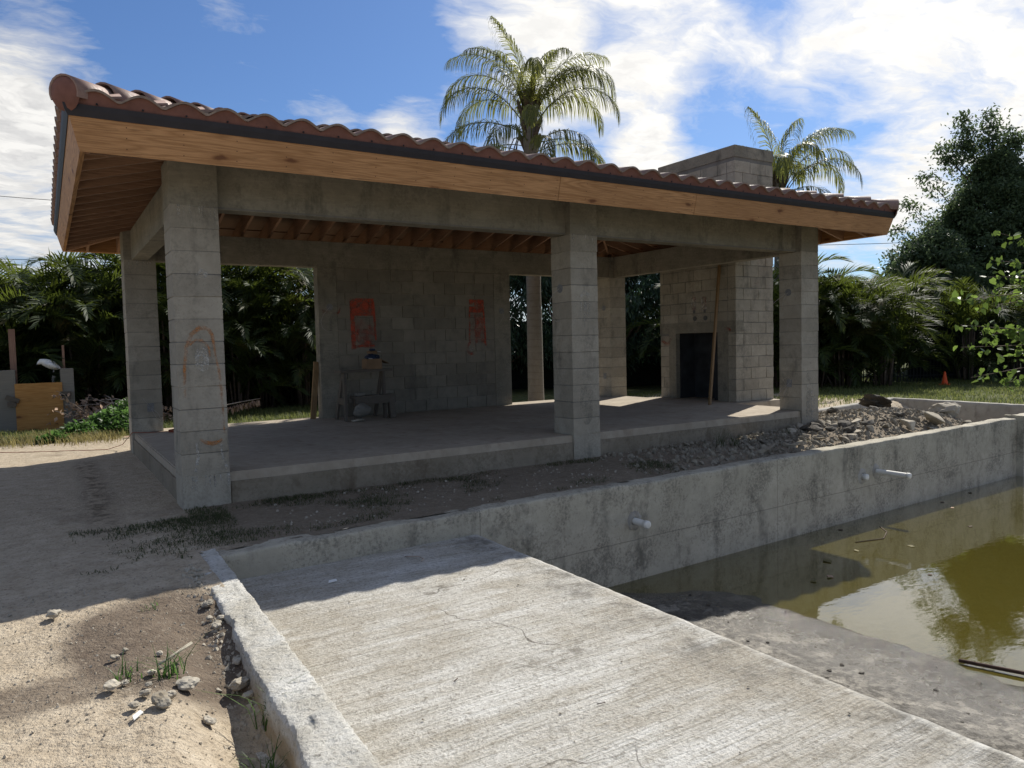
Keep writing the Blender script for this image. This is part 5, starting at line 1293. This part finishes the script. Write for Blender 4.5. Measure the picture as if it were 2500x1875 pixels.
# ------------------------------------------------------------------ broadleaf trees
def broadleaf(name, label, x, y, h, crown, seed, mat, leaf, nl, limbs, group=None, ratio=.5, trunk_r=.16, base=.6, droop=.3, spires=()):
    """crown(t, az) -> radius at relative height t; limbs reach the crown surface, twigs with leaves fill it"""
    r = np.random.RandomState(seed); rs = random.Random(seed); t0 = thing(name, label, 'tree', (x, y, -.32), group); m = MB(); tips = []
    m.tube([(0, 0, 0), (.05, .02, h*.3), (0, .05, h*.6), (.03, 0, h*.86)], [trunk_r, trunk_r*.8, trunk_r*.5, trunk_r*.12], 8)
    tg = []
    for k in range(limbs):
        t = rs.uniform(.0, 1)**1.15; az = rs.uniform(0, 6.283); rad = crown(t, az)*rs.uniform(.68, 1.06)*(1 + .22*math.sin(az*5+seed)*math.sin(t*9+seed)); tg.append((rad*math.cos(az), rad*math.sin(az), base + (h-base)*t))
    tg += list(spires)
    for p in tg:
        p = Vector(p); zs = max(base*.6, p.z - math.hypot(p.x, p.y)*.9 - .4); zs = min(zs, h*.8); a = Vector((0, 0, zs))
        mid = a*.5+p*.5 + Vector((rs.gauss(0, .12), rs.gauss(0, .12), .15)); m.tube([a, mid, p], [.04, .025, .006], 5, False)
        for q in (mid*.45+p*.55, mid*.2+p*.8, p): tips.append((q, .26 if q is not p else .17))
    C = []; per = max(1, nl//len(tips))
    for q, w in tips:
        c = np.array(q) + r.normal(size=(per, 3))*np.array([w, w, w*.75]); C.append(c)
    C = np.concatenate(C); C = C[C[:, 2] > .05]
    V, F = leafcloud('', C, leaf, mat, r, droop, ratio)
    obj('trunk', m.mesh('trunk', M['bark'], True), t0, inv=False); obj('crown', npmesh('crown', V, F, M[mat]), t0, inv=False); return t0
broadleaf('ficus_tree', 'tall dark leafy tree with pointed top at the right edge', 31.0, 7.4, 8.3, lambda t, a: 3.9*(1-t**1.7)+.25, 3, 'tree', .15, 150000, 460, spires=[(-1.0, .6, 8.8), (-1.1, .65, 9.4), (-1.15, .7, 9.9), (-.3, .15, 8.9), (-.3, .15, 9.5), (-.25, .1, 10.0), (.5, 0, 8.9), (.7, -.1, 9.4), (-3.4, 2.0, 5.6), (-3.6, 2.1, 4.6), (-1.9, 1.1, 8.7), (-1.7, 1.0, 8.3), (-2.5, 1.4, 7.6), (-3.1, 1.8, 6.6), (1.2, -.5, 9.2), (.9, -.3, 9.0), (-1.3, .8, 8.9)])
broadleaf('ficus_tree', 'broad dark tree partly cut by the right frame edge', 32.9, 5.7, 8.0, lambda t, a: 3.7*(1-t**2)+.3, 4, 'tree', .15, 56000, 180)
broadleaf('ficus_tree', 'lower bushy tree between the palms and the tall dark tree', 26.6, 7.6, 5.2, lambda t, a: 2.4*(1-t**2)+.2, 6, 'tree', .15, 34000, 120, base=.8)
MG = 'dark glossy-leaved tree in the row behind the right openings'
for k, (x, y, h) in enumerate(((8.9, 12.6, 5.0), (10.6, 11.9, 5.0), (12.3, 11.0, 4.9), (13.9, 10.3, 5.0), (7.4, 13.2, 4.8), (15.6, 9.8, 5.0))):
    broadleaf('mango_tree', MG, x, y, h, lambda t, a: 1.7*math.sin(math.pi*(.22+.68*t)), 40+k, 'mango', .21, 9500, 46, 'dark trees behind the right openings', .26, .13, 1.1, 1.1)
# sunlit shrub leaning in from the right
def shrub():
    t = thing('young_tree', 'bright green young tree leaning in at the right edge', 'tree', (7.6, -8.4, -.3)); r = np.random.RandomState(5); rs = random.Random(5); m = MB()
    base = Vector((7.6, -8.4, -.3)); top = Vector((6.5, -6.1, 1.5)); m.tube([base, base*.5+top*.5+Vector((.08, 0, .1)), top], [.06, .045, .03], 8)
    fork = Vector((5.75, -5.2, 1.45)); m.tube([top, top*.5+fork*.5+Vector((0, 0, .06)), fork], [.03, .024, .016], 7)
    low = Vector((5.6, -5.25, 1.0)); m.tube([top, top*.5+low*.5+Vector((0, 0, -.03)), low], [.024, .018, .012], 7)
    tg = [(4.52, -4.35, 1.36), (4.57, -4.40, 1.19), (4.79, -4.5, 1.65), (4.83, -4.51, 1.85), (4.76, -4.49, 1.53), (4.58, -4.4, 1.03), (4.62, -4.45, .81), (4.82, -4.57, .76), (4.98, -4.63, 1.39), (4.96, -4.64, 1.05), (4.95, -4.65, .85), (4.73, -4.5, 1.13), (4.81, -4.55, .96), (5.0, -4.62, 1.78), (4.77, -4.51, 1.32), (4.89, -4.57, 1.52), (5.2, -4.7, 1.95), (5.3, -4.8, 1.6), (5.25, -4.85, 1.2), (5.3, -4.8, .8), (4.9, -4.6, 1.15), (4.85, -4.6, 1.42)]
    C = []; D = []
    for p in tg:
        p = Vector(p); a = fork if p.z > 1.2 else low; mid = a*.5+p*.5+Vector((rs.gauss(0, .04), 0, .05)); pts = [a, a*.25+mid*.5+p*.25, p]; m.tube(pts, [.008, .005, .0015], 5, False)
        for _ in range(64):
            s = rs.random()**.7; q = a*(1-s)**2 + mid*2*s*(1-s) + p*s*s
            if s < .3: continue
            C.append(tuple(q+Vector((rs.gauss(0, .03), rs.gauss(0, .03), rs.gauss(0, .026)))))
    C = np.array(C); n = len(C); D = rnd_unit(n, r); D[:, 2] -= .55; D /= np.linalg.norm(D, axis=1)[:, None]
    N = rnd_unit(n, r); N[:, 2] = abs(N[:, 2])+.4; N -= D*np.sum(N*D, 1)[:, None]; N /= np.linalg.norm(N, axis=1)[:, None]
    S = np.cross(D, N); L_ = (.046*r.uniform(.5, 1.25, n))[:, None]; w = L_*.42
    P = [C, C-D*L_*.06+S*w*.62, C+D*L_*.3+S*w, C+D*L_*.7+S*w*.55-N*L_*.05, C+D*L_-N*L_*.15, C+D*L_*.7-S*w*.55-N*L_*.05, C+D*L_*.3-S*w, C-D*L_*.06-S*w*.62, C+D*L_*.45+N*L_*-.07]
    V = np.stack(P, 1).reshape(-1, 3); k = np.arange(n)[:, None]*9
    F = np.concatenate([k+np.array([[8, i, (i+1) % 8]]) for i in range(8)])
    obj('trunk', m.mesh('trunk', M['bark'], True), t); obj('crown', npmesh('crown', V, F, M['bright']), t)
shrub()

# ------------------------------------------------------------------ fences, dark backdrops and cables behind
pk = thing('picket_fence', 'black metal picket fence showing between the palms and the cone', 'fence', (20.5, 5.4, -.3))
a = Vector((18.2, 7.1, 0)); b = Vector((23.8, 3.95, 0)); n = 62
pm = MB().box(-.010, -.010, -.02, .010, .010, 1.55).mesh('picket', M['black'])
for i in range(n):
    p = a*(1-i/(n-1)) + b*(i/(n-1)); obj('picket', pm, pk, (p.x, p.y, gz(p.x, p.y)), (0, 0, R(-29)))
for z in (-.12, 1.05): obj('rail', MB().bar(a+Vector((0, 0, z)), b+Vector((0, 0, z)), .03, .035).mesh('rail', M['black']), pk)
pk2 = thing('picket_fence', 'black metal picket fence in the dark behind the left opening', 'fence', (1, 13.2, -.3))
for i in range(110): obj('picket', pm, pk2, (-4.5+i*.11, 13.3, -.3))
for z in (-.12, 1.05): obj('rail', MB().bar((-4.6, 13.3, z), (7.6, 13.3, z), .03, .035).mesh('rail', M['black']), pk2)
def backdrop(name, a, b, h, label):  # dark sheets added where only deep shade lies behind the planting
    a = Vector(a); b = Vector(b); t = thing(name, label, 'fence', ((a+b)/2)); k = max(2, int((b-a).length/2.4))
    for i in range(k):
        p = a+(b-a)*(i/k); q = a+(b-a)*((i+1)/k)
        obj('backdrop_panel', MB().bar(p+Vector((0, 0, h/2)), q+Vector((0, 0, h/2)), .02, h).mesh('backdrop_panel', M['backdrop']), t)
        obj('post', MB().bar(p+Vector((0, -.03, 0)), p+Vector((0, -.03, h+.05)), .05, .05).mesh('post', M['black']), t)
backdrop('dark_backdrop', (-14, 13.9, -.35), (8.5, 14.3, -.35), 2.2, 'dark backdrop added for the shade behind the palm hedge')
backdrop('dark_backdrop', (8.5, 14.3, -.35), (21.0, 7.3, -.35), 2.2, 'dark backdrop added for the shade behind the glossy-leaved trees')
backdrop('dark_backdrop', (22.2, 5.9, -.35), (34, -1.0, -.35), 2.2, 'dark backdrop added for the shade behind the trees at the right edge')
def cable(a, b, sag, label):
    a = Vector(a); b = Vector(b); pts = [a*(1-t)+b*t - Vector((0, 0, sag*4*t*(1-t))) for t in [i/14 for i in range(15)]]
    o = obj('overhead_cable', MB().tube([p-a for p in pts], .012, 5).mesh('overhead_cable', M['black']), None, a); tag(o, label, 'cable')
cable((-22, 36, 9.6), (14, 24.6, 7.0), .5, 'thin black overhead cable crossing the sky at the left edge')
cable((-22, 36, 6.3), (14, 24.8, 4.9), .4, 'lower overhead cable just above the palm hedge at the left')
cable((20, 16.5, 5.2), (46, 1.5, 6.3), .6, 'thin overhead cable right of the roof end')
